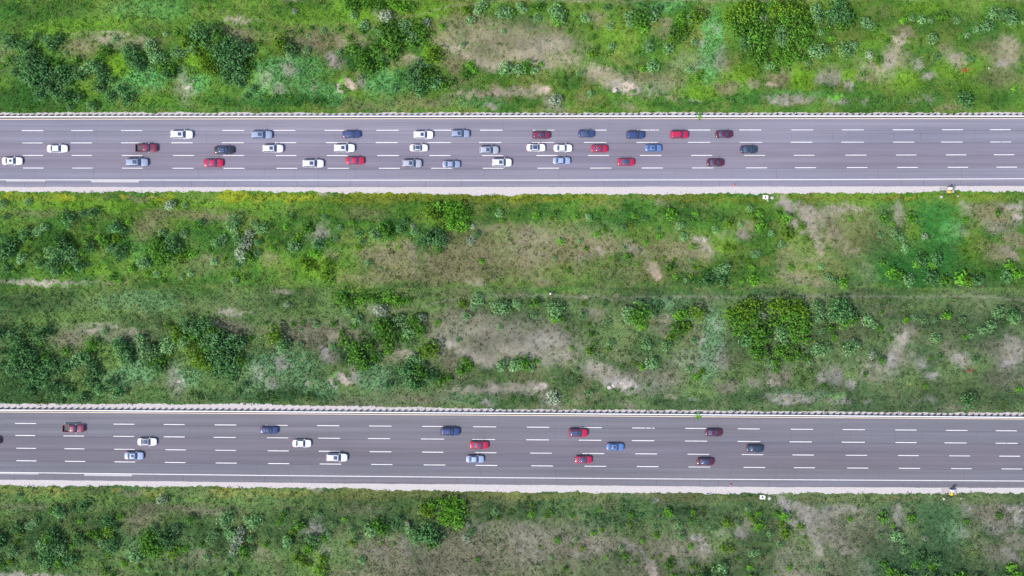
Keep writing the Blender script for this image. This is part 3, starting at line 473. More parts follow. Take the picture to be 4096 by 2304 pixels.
# ------------------------------------------------------------------ roads
def strip(name, p, ktop, kbot, z, mat, dtop=0.0, dbot=0.0, x0=-3000, x1=7100, step=64, rag_top=0.0, rag_bot=0.0, seed=0):
    xs = np.arange(x0, x1 + 1, step, dtype=float)
    yt = LY(p, ktop, xs) + dtop; yb = LY(p, kbot, xs) + dbot
    if rag_top: yt = yt + (fbm(xs / 14, xs * 0 + 5, seed, 4) - 0.5) * rag_top + (fbm(xs / 120, xs * 0 + 9, seed + 3, 3) - 0.5) * rag_top * 0.8
    if rag_bot: yb = yb + (fbm(xs / 14, xs * 0 + 15, seed + 5, 4) - 0.5) * rag_bot + (fbm(xs / 120, xs * 0 + 3, seed + 8, 3) - 0.5) * rag_bot * 0.8
    n = len(xs); X = (xs - 2048) / S
    V = np.concatenate([np.stack([X, (1152 - yt) / S, np.full(n, z)], 1), np.stack([X, (1152 - yb) / S, np.full(n, z)], 1)])
    i = np.arange(n - 1); Q = np.stack([n + i, n + i + 1, i + 1, i], axis=1)
    return tag(link_mesh(name, np_mesh(name, V, Q), mat), kind='structure')

DASH = [
 [[(87, 173), (285, 372), (485, 569), (686, 770), (890, 977), (1092, 1181), (1298, 1387), (1506, 1595), (1730, 1805), (1920, 2010), (2131, 2218), (2338, 2426), (2546, 2635), (2752, 2841), (2958, 3045), (3165, 3253), (3368, 3455), (3571, 3655), (3768, 3852), (3960, 4042)],
  [(89, 170), (282, 367), (485, 569), (686, 771), (887, 975), (1099, 1185), (1305, 1391), (1503, 1590), (1711, 1803), (1916, 2005), (2127, 2216), (2336, 2425), (2546, 2633), (2752, 2841), (2959, 3048), (3163, 3249), (3365, 3455), (3573, 3656), (3764, 3850), (3961, 4045)],
  [(92, 173), (287, 368), (488, 569), (692, 776), (892, 976), (1103, 1186), (1307, 1391), (1510, 1595), (1718, 1802), (1928, 2013), (2146, 2230), (2352, 2436), (2560, 2645), (2765, 2849), (2976, 3060), (3175, 3258), (3382, 3465), (3584, 3666), (3783, 3865), (3976, 4057)],
  [(92, 174), (290, 371), (488, 571), (690, 774), (894, 978), (1106, 1189), (1310, 1396), (1516, 1600), (1725, 1809), (1931, 2014), (2150, 2235), (2360, 2446), (2566, 2651), (2769, 2854), (2984, 3068), (3180, 3264), (3387, 3470), (3589, 3671), (3791, 3872), (3986, 4068)]],
 [[(60, 144), (257, 341), (454, 538), (655, 738), (859, 945), (1060, 1150), (1268, 1357), (1476, 1566), (1689, 1777), (1893, 1985), (2107, 2196), (2319, 2407), (2528, 2619), (2741, 2829), (2951, 3038), (3163, 3252), (3370, 3460), (3581, 3666), (3784, 3869), (3983, 4067)],
  [(62, 141), (254, 336), (454, 537), (655, 739), (855, 943), (1068, 1153), (1273, 1361), (1472, 1560), (1683, 1776), (1889, 1980), (2105, 2195), (2315, 2405), (2527, 2617), (2740, 2829), (2951, 3041), (3159, 3247), (3367, 3459), (3581, 3666), (3778, 3866), (3982, 4070)],
  [(66, 144), (258, 338), (457, 539), (662, 744), (861, 944), (1071, 1155), (1275, 1360), (1479, 1565), (1689, 1774), (1901, 1986), (2121, 2207), (2330, 2416), (2541, 2628), (2750, 2837), (2967, 3053), (3170, 3255), (3383, 3468), (3592, 3675), (3797, 3880), (3997, 4080)],
  [(66, 146), (260, 341), (458, 541), (659, 742), (863, 947), (1073, 1157), (1278, 1365), (1485, 1570), (1695, 1781), (1902, 1989), (2125, 2212), (2338, 2425), (2547, 2634), (2754, 2841), (2974, 3060), (3175, 3260), (3388, 3473), (3595, 3680), (3804, 3887), (4006, 4089)]]]
CRK = {'lane_a': [985 / 2.5156, 1024 + 110 / 2.5156, 1024 + 2480 / 2.5156, 2048 + 985 / 2.5156],
       'lane_b': [386, 183, 297, 825, 1337, 1497, 1958, 2233, 3167, 3330, 3398, 3481, 3576, 3682, 3899],
       'lane_e': [137, 374, 795, 1058, 1178, 1274, 1421, 1541, 1788, 1937, 2235, 2385, 2700, 2825, 2926, 3106, 3179, 3368, 3460, 3511, 3847],
       'shoulder': [21, 99, 181, 258, 366, 411, 565, 656, 765, 899, 1040, 1086, 1189, 1274, 1351, 1402, 1512, 1703, 1847, 1922, 2074, 2241, 2418, 2514, 2633, 2805, 2878, 2955, 3078, 3322, 3607, 3694, 3841, 3919, 4024]}
for p in (0, 1):
    strip("gravel_verge", p, 'gtop', 'rail', 0.012, M['gravel'], dtop=-4, dbot=6, step=5, x0=-700, x1=4800, rag_top=9, seed=100 + p * 40)
    strip("gravel_shoulder", p, 'abot', 'gbot', 0.012, M['gravel'], dtop=-4, dbot=-1.5, step=5, x0=-700, x1=4800, rag_bot=15, seed=200 + p * 40)
    strip("road", p, 'rail', 'r2', 0.030, M['asphalt'][p], dtop=0.5, dbot=3.4, step=16)
    strip("road", p, 'r2', 'r4', 0.030, M['asphalt'][2 + p], dtop=3.4, dbot=3.4, step=16)
    strip("road", p, 'r4', 'abot', 0.030, M['asphalt'][p], dtop=3.4, step=16, rag_bot=2.4, seed=300 + p)
    strip("road_edge", p, 'rail', 'yellow', 0.034, M['edge'], dtop=1.0, dbot=-1.9)
    strip("yellow_edge_line", p, 'yellow', 'yellow', 0.038, M['yellow'], dtop=-1.6, dbot=1.6)
    strip("white_edge_line", p, 'white', 'white', 0.038, M['white'], dtop=-1.35, dbot=1.35)
    for ri, row in enumerate(DASH[p]):
        mb = MB()
        per = 206
        ext = [(a - k * per, b - k * per) for k in range(1, 10) for a, b in row[:1]] + list(row) + [(a + k * per, b + k * per) for k in range(1, 10) for a, b in row[-1:]]
        for a, b in ext:
            segs = [(a, b)]
            if p == 0 and ri == 0 and a == 2546: segs = [(2546, 2597), (2600, 2622), (2625, 2635)]
            if ri == 0 and a == 2528: segs = [(2528, 2580), (2583, 2604), (2608, 2618)]
            if ri == 1 and a in (3961, 3982): segs = [(a, a + 43), (a + 46, b)]
            for s0, s1 in segs:
                y0 = float(LY(p, 'r%d' % (ri + 1), s0)); y1 = float(LY(p, 'r%d' % (ri + 1), s1)); h = R.uniform(1.25, 1.5)
                jl, jr = R.uniform(-.3, .3), R.uniform(-.3, .3)
                mb.add([W(s0 + jl, y0 + h, .038), W(s1, y1 + h, .038), W(s1 + jr, y1 - h, .038), W(s0, y0 - h, .038)], [(0, 1, 2, 3)])
        tag(mb.build("lane_marking", M['white']), kind='structure')
    # tar seams: along each lane joint and across the slabs
    mb = MB()
    def seam(xs, ys, wd):
        n = len(xs); vs = []
        for i in range(n):
            if i == 0: dx, dy = xs[1] - xs[0], ys[1] - ys[0]
            elif i == n - 1: dx, dy = xs[-1] - xs[-2], ys[-1] - ys[-2]
            else: dx, dy = xs[i + 1] - xs[i - 1], ys[i + 1] - ys[i - 1]
            L = math.hypot(dx, dy); ox, oy = -dy / L * wd / 2, dx / L * wd / 2
            vs.append(W(xs[i] + ox, ys[i] + oy, .034)); vs.append(W(xs[i] - ox, ys[i] - oy, .034))
        mb.add(vs, [(2 * i, 2 * i + 2, 2 * i + 3, 2 * i + 1) for i in range(n - 1)])
    for ri in range(4):
        xs = np.arange(-600, 4700, 40.0); ys = LY(p, 'r%d' % (ri + 1), xs) + 3.4 + (fbm(xs / 200, xs * 0, 7 + ri) - .5) * 1.6
        seam(xs, ys, 1.05)
    for kk, (la, lb) in {'lane_a': ('yellow', 'r1'), 'lane_b': ('r1', 'r2'), 'lane_e': ('r4', 'white'), 'shoulder': ('white', 'abot')}.items():
        for cx in CRK[kk]:
            if p: cx = cx - 42 + 0.013 * cx
            wd = R.choice([0.5, 0.6, 0.9]) * (1.25 if kk == 'shoulder' else 0.85); sl = R.uniform(-5, 5)
            n = 7; ya = float(LY(p, la, cx)) + 2.2; yb = float(LY(p, lb, cx)) - (2.2 if lb != 'abot' else 0.5)
            seam([cx + sl * (0.5 - i / (n - 1)) + R.uniform(-.8, .8) for i in range(n)], [ya + (yb - ya) * i / (n - 1) for i in range(n)], wd)
    tag(mb.build("tar_seam", M['seam']), kind='structure')
    # pale concrete repairs on the shoulder at the left
    mb = MB()
    for a, b, d0, d1 in ((24, 181, 2.4, 6.5), (365, 556, 2.4, 9.5)):
        if p: a, b = a - 28, b - 27
        mb.add([W(a, float(LY(p, 'white', a)) + d1, .039), W(b, float(LY(p, 'white', b)) + d1, .039), W(b, float(LY(p, 'white', b)) + d0, .039), W(a, float(LY(p, 'white', a)) + d0, .039)], [(0, 1, 2, 3)])
    tag(mb.build("concrete_patch", M['concrete']), kind='structure')

# ------------------------------------------------------------------ guard rails
def guard_rail(p):
    label = ("pale steel guard rail along the top edge of the upper motorway", "pale steel guard rail along the top edge of the lower motorway")[p]
    root = empty("guard_rail", W(2048, float(LY(p, 'rail', 2048)), 0))
    tag(root, label, "guard rail", "guard rails beside the motorways")
    ox, oy = root.location.x, root.location.y
    xs = np.arange(-300, 4400, 20.0); prof = [(-0.20, .52), (.04, .50), (.07, .58), (-.05, .64), (.07, .70), (.04, .78), (-.18, .80), (-.24, .66)]
    mb = MB(); vs = []; n = len(prof)
    for x in xs:
        y = float(LY(p, 'rail', x)); w0 = W(x, y)
        for dy, z in prof: vs.append((w0.x - ox, w0.y - oy - dy, z))
    fs = [(i * n + k, i * n + (k + 1) % n, (i + 1) * n + (k + 1) % n, (i + 1) * n + k) for i in range(len(xs) - 1) for k in range(n)]
    mb.add(vs, fs)
    mb.build("rail_beam", M['steel'], root)
    sp = 25.2; pos = [2048 + (k - 86) * sp for k in range(172)]
    pos.sort(key=lambda v: abs(v - 2048))
    pm = MB(); pm.box((0, .46, .30), (.38, .24, .90)).box((0, .28, .62), (.14, .14, .26)); pm.box((0, .46, .765), (.42, .28, .03))
    pme = pm.mesh("post"); pme.materials.append(M['post'])
    rest = MB()
    for i, x in enumerate(pos):
        y = float(LY(p, 'rail', x)); q = W(x, y); loc = (q.x - ox, q.y - oy, 0)
        if i < 100:
            o = link_mesh("post", pme, None, root); o.location = loc; o.rotation_euler.z = R.uniform(-.06, .06)
        else:
            rest.add([(v[0] + loc[0], v[1] + loc[1], v[2]) for v in pm.v], pm.f)
    o = rest.build("post", M['post'], root); o["kind"] = "stuff"
guard_rail(0); guard_rail(1)

# ------------------------------------------------------------------ grass and scrub (stuff)
def scatter(n, seed):
    rng = np.random.default_rng(seed)
    return rng.uniform(-138, 138, n), rng.uniform(-79, 79, n), rng

def make_grass():
    N = 190000
    x, y, rng = scatter(N, 1)
    keep = ~bed(x, y); x, y = x[keep], y[keep]
    col, wt, low = world_fields(x, y)
    bare = np.clip(wt['S'] * .8 + wt['T'] * 1.05 + wt['P'] * 1.1 + wt['K'] * .95, 0, .97)
    keep = rng.random(len(x)) > bare
    x, y, col = x[keep], y[keep], col[keep]; wt = {k: v[keep] for k, v in wt.items()}
    z = ground_z(x, y)
    n = len(x)
    clump = fbm(x / 1.3, y / 1.3, 91, 3)
    Ps, Ns, Sz, Cs = [], [], [], []
    for j in range(2):
        off = rng.normal(size=(n, 2)) * 0.22
        size = rng.uniform(.28, .62, n) * (1 + .5 * wt['L']) * (0.7 + 0.6 * clump)
        P = np.stack([x + off[:, 0], y + off[:, 1], z + size * rng.uniform(.12, .42, n)], 1)
        Nn = rng.normal(size=(n, 3)) * np.array([.75, .75, .25]) + np.array([0, 0, .75])
        v = rng.lognormal(0, .17, n)[:, None] * (0.80 + 0.4 * clump)[:, None]
        hue = rng.normal(size=(n, 1)) * .10
        cc = col * v * np.concatenate([1 + hue * 1.4, 1 + hue * .2, 1 - hue], axis=1)
        # a few straw-coloured and a few pale seed heads
        st = rng.random(n) < 0.05
        cc[st] = lin(150, 146, 105) * rng.uniform(.6, 1.1, (st.sum(), 1))
        fl = rng.random(n) < (wt['F'] * .13 + wt['O'] * .05 + 0.003)
        cc[fl] = lin(205, 185, 20) * rng.uniform(.6, 1.1, (fl.sum(), 1))
        Ps.append(P); Ns.append(Nn); Sz.append(size); Cs.append(cc)
    P = np.concatenate(Ps); Nn = np.concatenate(Ns); sz = np.concatenate(Sz); cc = np.clip(np.concatenate(Cs), .004, .9)
    V, Q = leaf_quads(P, Nn, sz, np.random.default_rng(2).uniform(.18, .5, len(P)), rng)
    me = np_mesh("grass", V, Q, np.repeat(cc, 4, axis=0))
    tag(link_mesh("grass", me, M['veg']), "rough green and straw coloured grass covering the motorway verges", "grass", kind='stuff')

def make_scrub():
    x, y, rng = scatter(60000, 5)
    keep = ~bed(x, y, 2.0) & (np.hypot(x - (2206 - 2048) / S, y - (1152 - 1174) / S) > 2.6); x, y = x[keep], y[keep]
    col, wt, low = world_fields(x, y)
    cl = fbm(x / 3.5, y / 3.5, 123, 3)
    prob = (wt['Y'] * .75 + wt['G'] * .8 + wt['L'] * .14 + wt['N'] * .5 + wt['D'] * .10 + wt['F'] * .35 + .11) * smooth(.36, .62, cl) * 1.0
    keep = rng.random(len(x)) < prob
    x, y, col, low = x[keep], y[keep], col[keep], low[keep]; wt = {k: v[keep] for k, v in wt.items()}
    n = len(x); z = ground_z(x, y)
    rad = rng.uniform(.35, .85, n) * (1 + .35 * wt['Y'] + .35 * wt['G'])
    pick = rng.random(n)
    pal = np.stack([lin(62, 112, 34), lin(100, 148, 24), lin(84, 128, 84), lin(40, 84, 38), lin(126, 158, 30)])
    idx = np.where(pick < .34, 0, np.where(pick < .55, 1, np.where(pick < .74, 2, np.where(pick < .92, 3, 4))))
    base = pal[idx] * .55 + col * .45
    g = base.mean(axis=1, keepdims=True); f = np.where(low == 1, .18, 0)[:, None]; base = (base * (1 - f) + g * f) * np.where(low == 1, .9, 1)[:, None]  # exposure of the lower half put into the scrub colour
    K = 11
    Ps, Ns, Sz, Cs = [], [], [], []
    for j in range(K):
        d = rng.normal(size=(n, 3)); d[:, 2] = np.abs(d[:, 2]) * .9 + .1; d /= np.linalg.norm(d, axis=1, keepdims=True)
        rr = rad * rng.uniform(.45, 1, n)
        P = np.stack([x + d[:, 0] * rr, y + d[:, 1] * rr, z + .06 + d[:, 2] * rr * .8], 1)
        Ps.append(P); Ns.append(d + rng.normal(size=(n, 3)) * .45); Sz.append(rng.uniform(.28, .55, n) * (.7 + .4 * rad))
        Cs.append(base * rng.lognormal(0, .28, n)[:, None])
    P = np.concatenate(Ps); V, Q = leaf_quads(P, np.concatenate(Ns), np.concatenate(Sz), rng.uniform(.3, .65, len(P)), rng)
    me = np_mesh("scrub", V, Q, np.repeat(np.clip(np.concatenate(Cs), .004, .9), 4, axis=0))
    tag(link_mesh("scrub", me, M['veg']), "low leafy weeds and scrub spreading through the verge grass", "scrub", kind='stuff')

def make_litter():
    """dead stalks and stones on the bare patches and along the gravel"""
    x, y, rng = scatter(60000, 9)
    col, wt, low = world_fields(x, y)
    onb = bed(x, y)
    px = x * S + 2048; py = 1152 - y * S
    onroad = np.zeros(len(x), dtype=bool)
    for p in (0, 1): onroad |= (py > LY(p, 'rail', px) - 5) & (py < LY(p, 'abot', px) + 2)
    pr = np.where(onb, .22, np.clip(wt['S'] * .5 + wt['T'] * .8 + wt['P'] * .6 + wt['K'] * .9, 0, .9))
    keep = (rng.random(len(x)) < pr) & ~onroad
    x, y, onb = x[keep], y[keep], onb[keep]; n = len(x); z = ground_z(x, y)
    P = np.stack([x, y, z + .05], 1)
    Nn = rng.normal(size=(n, 3)) * .35 + np.array([0, 0, 1])
    t = rng.random((n, 1)); cc = lin(178, 164, 150) * t + lin(104, 96, 80) * (1 - t)
    gy_ = onb; t2 = rng.random((n, 1)); cc[gy_] = (lin(215, 210, 215) * t2 + lin(120, 118, 116) * (1 - t2))[gy_]
    V, Q = leaf_quads(P, Nn, rng.uniform(.2, .75, n) * np.where(onb, .6, 1), rng.uniform(.12, .5, n), rng)
    me = np_mesh("plant_litter", V, Q, np.repeat(cc, 4, axis=0))
    tag(link_mesh("plant_litter", me, M['veg']), "pale dead stalks and loose stones lying on the bare ground", "plant litter", kind='stuff')
make_grass(); make_scrub(); make_litter()

# ------------------------------------------------------------------ trees and shrubs
KC = {'d': [lin(48, 92, 48), lin(82, 136, 76), lin(128, 174, 118)], 's': [lin(78, 128, 74), lin(122, 172, 110), lin(166, 204, 148)],
      'm': [lin(54, 106, 30), lin(88, 144, 48), lin(126, 178, 78)], 'y': [lin(76, 120, 28), lin(106, 150, 42), lin(140, 178, 62)],
      'n': [lin(70, 132, 32), lin(104, 172, 48), lin(140, 196, 76)], 'w': [lin(118, 142, 114), lin(160, 182, 152), lin(196, 206, 186)]}
CW = {'d': "dark green", 's': "pale bluish green", 'm': "mid green", 'y': "yellow green", 'n': "bright green", 'w': "silvery"}

def crown_mesh(kind, seed, big):
    rng = np.random.default_rng(seed)
    # the crown is made of many small leaf clumps with dark gaps between them
    cs = []
    for k in range(5):
        a = 2 * math.pi * k / 5 + rng.uniform(-.5, .5); rr = rng.uniform(.25, .42)
        cs.append((math.cos(a) * rr, math.sin(a) * rr, rng.uniform(.45, .75), rng.uniform(.44, .62)))
    cs.append((rng.uniform(-.1, .1), rng.uniform(-.1, .1), .82, .45))
    Ps, Ns, Cl = [], [], []
    nsub = 46 if big else 26
    for q in range(nsub):
        cx, cy, cz, cr = cs[rng.integers(len(cs))]
        d = rng.normal(size=3); d[2] = abs(d[2]) * .9 - .15; d /= np.linalg.norm(d)
        c0_ = np.array([cx, cy, cz]) + d * cr * rng.uniform(.8, 1.08); sr = rng.uniform(.10, .19) * (1 if big else 1.3)
        m = int(rng.uniform(11, 19)); tone = np.clip(rng.normal(.5, .26), 0, 1)
        e = rng.normal(size=(m, 3)) * .55 + d; e /= np.linalg.norm(e, axis=1, keepdims=True)
        P_ = c0_ + e * sr * rng.uniform(.4, 1.15, (m, 1)); P_[:, 2] = np.maximum(P_[:, 2], .04)
        Ps.append(P_); Ns.append(e + rng.normal(size=(m, 3)) * .35); Cl.append(np.clip(tone + rng.normal(0, .16, m), 0, 1))
    # deep inner leaves, inner shade put into their darker tone
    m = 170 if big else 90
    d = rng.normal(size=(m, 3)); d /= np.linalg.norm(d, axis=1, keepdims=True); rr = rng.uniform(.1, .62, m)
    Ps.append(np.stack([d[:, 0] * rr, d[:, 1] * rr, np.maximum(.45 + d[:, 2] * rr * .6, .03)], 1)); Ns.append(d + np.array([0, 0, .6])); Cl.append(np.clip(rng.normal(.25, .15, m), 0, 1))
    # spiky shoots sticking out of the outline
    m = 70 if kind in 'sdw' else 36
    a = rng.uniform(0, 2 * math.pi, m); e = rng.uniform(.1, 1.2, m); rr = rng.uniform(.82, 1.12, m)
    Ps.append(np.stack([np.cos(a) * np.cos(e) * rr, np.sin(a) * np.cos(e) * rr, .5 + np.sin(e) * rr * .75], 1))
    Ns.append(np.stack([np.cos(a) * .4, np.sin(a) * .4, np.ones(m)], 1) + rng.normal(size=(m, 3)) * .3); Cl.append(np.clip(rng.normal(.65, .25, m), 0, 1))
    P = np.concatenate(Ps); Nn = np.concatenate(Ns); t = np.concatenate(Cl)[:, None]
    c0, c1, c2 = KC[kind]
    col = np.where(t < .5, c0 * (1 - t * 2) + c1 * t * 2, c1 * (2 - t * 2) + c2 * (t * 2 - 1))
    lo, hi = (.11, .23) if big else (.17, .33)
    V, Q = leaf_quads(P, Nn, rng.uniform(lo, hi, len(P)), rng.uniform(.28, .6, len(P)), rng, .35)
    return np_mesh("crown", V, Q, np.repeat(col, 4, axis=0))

def trunk_mesh(seed):
    r = random.Random(seed); mb = MB()
    mb.tube((0, 0, -.12), (0.02, 0, .3), .07, .05)
    for k in range(5):
        a = 2 * math.pi * k / 5 + r.uniform(-.4, .4); e = r.uniform(.35, .6)
        p1 = (math.cos(a) * e * .5, math.sin(a) * e * .5, .55); p2 = (math.cos(a) * e, math.sin(a) * e, r.uniform(.7, .95))
        mb.tube((0.02, 0, .26), p1, .045, .028, 6, False); mb.tube(p1, p2, .028, .01, 6, False)
    me = mb.mesh("trunk"); me.materials.append(M['bark']); return me

CM = {}
for k in KC:
    for big in (0, 1):
        for v in range(4 if k in 'dsm' else 3):
            me = crown_mesh(k, ord(k) * 100 + v + big * 10, bool(big))
            for p in (0, 1):
                m2 = me if p == 0 else me.copy()
                m2.materials.append(M['crown'][p]); CM[(k, big, v, p)] = m2
TM = [trunk_mesh(s) for s in range(4)]

allp = []
for (x, y, r, k) in plants:
    allp.append((x, y, r, k, 0))
    lx, ly = to_low(x, y)
    if -20 < ly < 2330 and -30 < lx < 4126: allp.append((lx, ly, r, k, 1))
allp = [q for q in allp if math.hypot(q[0] - 2206, q[1] - 1174) > q[2] * 1.3 + 16]
# the divide between tree and shrub is by size; beyond about 300 of a kind the smallest become one mass
trees = sorted([q for q in allp if q[2] >= 25.0], key=lambda q: -q[2])
shrubs = sorted([q for q in allp if q[2] < 25.0], key=lambda q: -q[2])
def split(lst): return lst[:298], lst[298:]
trees, t_rest = split(trees); shrubs, s_rest = split(shrubs)
used = set()
AP = np.array([(q[0], q[1], q[2]) for q in allp])

def place_words(x, y, p):
    top = y < float(LY(p, 'rail', x))
    return ("above" if top else "below") + (" upper motorway" if p == 0 else " lower motorway")

def spot(x, y):
    a, b = x / 40.96, y / 23.04
    return a, b

def make_plant(q, kindname, cat, grp):
    x, y, r, k, p = q
    rm = r / S
    h = rm * (1.75 if k == 'd' else 1.5)
    f = 1 - h * .6 / CAM_H                       # stands where its crown is seen at that spot from above
    gx0, gy0 = (x - 2048) / S * f, (1152 - y) / S * f
    root = empty(kindname, (gx0, gy0, float(ground_z(gx0, gy0)[0])), R.uniform(0, 6.283))
    s = rm * R.uniform(1.10, 1.26) * (1.12 if k == 'd' else 1)
    root.scale = (s * R.uniform(.9, 1.12), s * R.uniform(.9, 1.12), h * R.uniform(.85, 1.15) / 1.25)
    big = int(rm > 1.7); v = R.randrange(4 if k in 'dsm' else 3)
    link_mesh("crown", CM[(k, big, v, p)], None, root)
    link_mesh("trunk" if kindname == "tree" else "stem", TM[R.randrange(4)], None, root)
    d = np.hypot(AP[:, 0] - x, AP[:, 1] - y)
    nb = int(((d < r + AP[:, 2] + 2) & (d > .1)).sum())
    size = ("large" if r > 31 else "medium") if kindname == "tree" else ("rounded" if r > 20 else "small" if r > 13 else "tiny")
    setting = "in a thicket" if nb >= 4 else ("beside neighbours" if nb >= 1 else "standing alone")
    for dec in (0, 1, 2):
        a, b = spot(x, y)
        lab = "%s %s %s %s %s, %.*f%% across, %.*f%% down" % (size, CW[k], cat, setting, place_words(x, y, p), dec, a, dec, b)
        if lab not in used: break
    used.add(lab)
    tag(root, lab, cat, grp)

for q in trees: make_plant(q, "tree", "tree", "bushy trees on the verges")
for q in shrubs: make_plant(q, "shrub", "shrub", "shrubs on the verges")

def merged(lst, name, label, cat):
    Vs, Cs = [], []
    for (x, y, r, k, p) in lst:
        rm = r / S; h = rm * 1.2
        gx0, gy0 = (x - 2048) / S, (1152 - y) / S
        me = CM[(k, 0, R.randrange(3), p)]
        n = len(me.vertices); co = np.empty(n * 3, dtype=np.float32); me.vertices.foreach_get("co", co); co = co.reshape(-1, 3)
        cl = np.empty(n * 4, dtype=np.float32); me.color_attributes["tone"].data.foreach_get("color", cl); cl = cl.reshape(-1, 4)[:, :3]
        a = R.uniform(0, 6.28); ca, sa = math.cos(a), math.sin(a)
        V = np.stack([(co[:, 0] * ca - co[:, 1] * sa) * rm + gx0, (co[:, 0] * sa + co[:, 1] * ca) * rm + gy0, co[:, 2] * h / 1.25 + float(ground_z(gx0, gy0)[0])], 1)
        Vs.append(V); Cs.append(cl * (1 if p == 0 else .83) * R.uniform(.8, 1.2))  # lower bushes darkened by colour for that half's dimmer exposure
    V = np.concatenate(Vs)
    me = np_mesh(name, V, np.arange(len(V)).reshape(-1, 4), np.concatenate(Cs))
    tag(link_mesh(name, me, M['veg']), label, cat, kind='stuff')
if s_rest or t_rest:
    merged(t_rest + s_rest, "small_bushes", "many small round bushes dotted over the grass verges", "bushes")
print("plants", len(trees), len(shrubs), len(t_rest), len(s_rest))

# ------------------------------------------------------------------ cars
def loft(stations, name):
    """stations: (x, half width, bottom, shoulder, top); closed body shell along x"""
    vs, fs = [], []
    for (x, w_, zb, zs, zt) in stations:
        half = [(0.0, zb), (w_ * .90, zb), (w_ * .99, zb + .16), (w_, (zb + zs) / 2), (w_ * .985, zs - .08), (w_ * .93, zs), (w_ * .72, zt - .01), (w_ * .35, zt + .012), (0.0, zt + .018)]
        ring = half + [(-y, z) for y, z in half[-2:0:-1]]
        vs += [(x, y, z) for y, z in ring]
    n = len(ring); m = len(stations)
    for i in range(m - 1):
        for k in range(n):
            fs.append((i * n + k, i * n + (k + 1) % n, (i + 1) * n + (k + 1) % n, (i + 1) * n + k))
    fs.append(tuple(range(n))); fs.append(tuple((m - 1) * n + k for k in range(n)))
    mb = MB(); mb.add(vs, fs); return mb

def patch(p00, p10, p01, p11, bulge, nu=6, nv=4, thick=.03):
    """curved pane between four corners; bulge is the outward vector at its middle"""
    P = [Vector(p) for p in (p00, p10, p01, p11)]; bv = Vector(bulge)
    nrm = (P[1] - P[0]).cross(P[2] - P[0]).normalized()
    if nrm.dot(bv) < 0: nrm = -nrm
    vs = []
    for lay in (0, 1):
        for j in range(nv + 1):
            for i in range(nu + 1):
                u, v = i / nu, j / nv
                q = P[0] * (1 - u) * (1 - v) + P[1] * u * (1 - v) + P[2] * (1 - u) * v + P[3] * u * v
                q = q + bv * (1 - (2 * u - 1) ** 2) * (1 - .5 * (2 * v - 1) ** 2) - nrm * (thick * lay)
                vs.append(q)
    n1 = (nu + 1) * (nv + 1); fs = []
    for lay in (0, 1):
        for j in range(nv):
            for i in range(nu):
                a = lay * n1 + j * (nu + 1) + i; fs.append((a, a + 1, a + nu + 2, a + nu + 1))
    per = [i for i in range(nu + 1)] + [j * (nu + 1) + nu for j in range(1, nv + 1)] + [nv * (nu + 1) + i for i in range(nu - 1, -1, -1)] + [j * (nu + 1) for j in range(nv - 1, 0, -1)]
    for a, b in zip(per, per[1:] + per[:1]): fs.append((a, b, b + n1, a + n1))
    mb = MB(); mb.add(vs, fs); return mb

SPEC = {
 'sedan': dict(L=4.95, body=[(-2.47, .44, .36, .66, .72), (-2.42, .62, .28, .78, .86), (-2.32, .76, .26, .84, .95), (-2.08, .87, .24, .90, .99), (-1.7, .93, .22, .93, 1.0), (-.6, .94, .20, .92, .97), (.6, .94, .20, .92, .96),
                          (1.1, .94, .20, .90, .95), (1.7, .92, .22, .84, .88), (2.08, .86, .24, .76, .81), (2.28, .77, .26, .70, .75), (2.41, .61, .28, .64, .68), (2.47, .40, .34, .56, .60)],
             xf0=1.12, xf1=.42, xr1=-.92, xr0=-1.66, belt=.95, roof=1.42, wb=.86, wt=.66, axle=(-1.42, 1.45)),
 'suv': dict(L=4.95, body=[(-2.47, .68, .42, .90, .96), (-2.42, .84, .34, 1.0, 1.06), (-2.0, .95, .28, 1.08, 1.12), (-.6, .96, .26, 1.06, 1.10), (.6, .96, .26, 1.05, 1.09),
                        (1.2, .96, .28, 1.02, 1.07), (1.8, .94, .30, .96, 1.01), (2.16, .87, .32, .89, .94), (2.34, .76, .36, .82, .86), (2.43, .62, .38, .78, .82), (2.47, .44, .44, .70, .74)],
           xf0=1.12, xf1=.42, xr1=-2.18, xr0=-2.40, belt=1.08, roof=1.70, wb=.90, wt=.74, axle=(-1.45, 1.50)),
 'pickup': dict(L=5.5, body=[(-1.02, .95, .34, 1.08, 1.12), (-.5, .96, .32, 1.08, 1.12), (.6, .96, .32, 1.08, 1.12), (1.2, .96, .32, 1.06, 1.12), (2.0, .95, .34, 1.02, 1.08),
                           (2.5, .90, .36, .94, 1.0), (2.68, .82, .42, .86, .90), (2.75, .70, .48, .78, .80)],
              xf0=1.20, xf1=.62, xr1=-.70, xr0=-.98, belt=1.10, roof=1.78, wb=.90, wt=.74, axle=(-1.75, 1.75))}
CMESH = {}
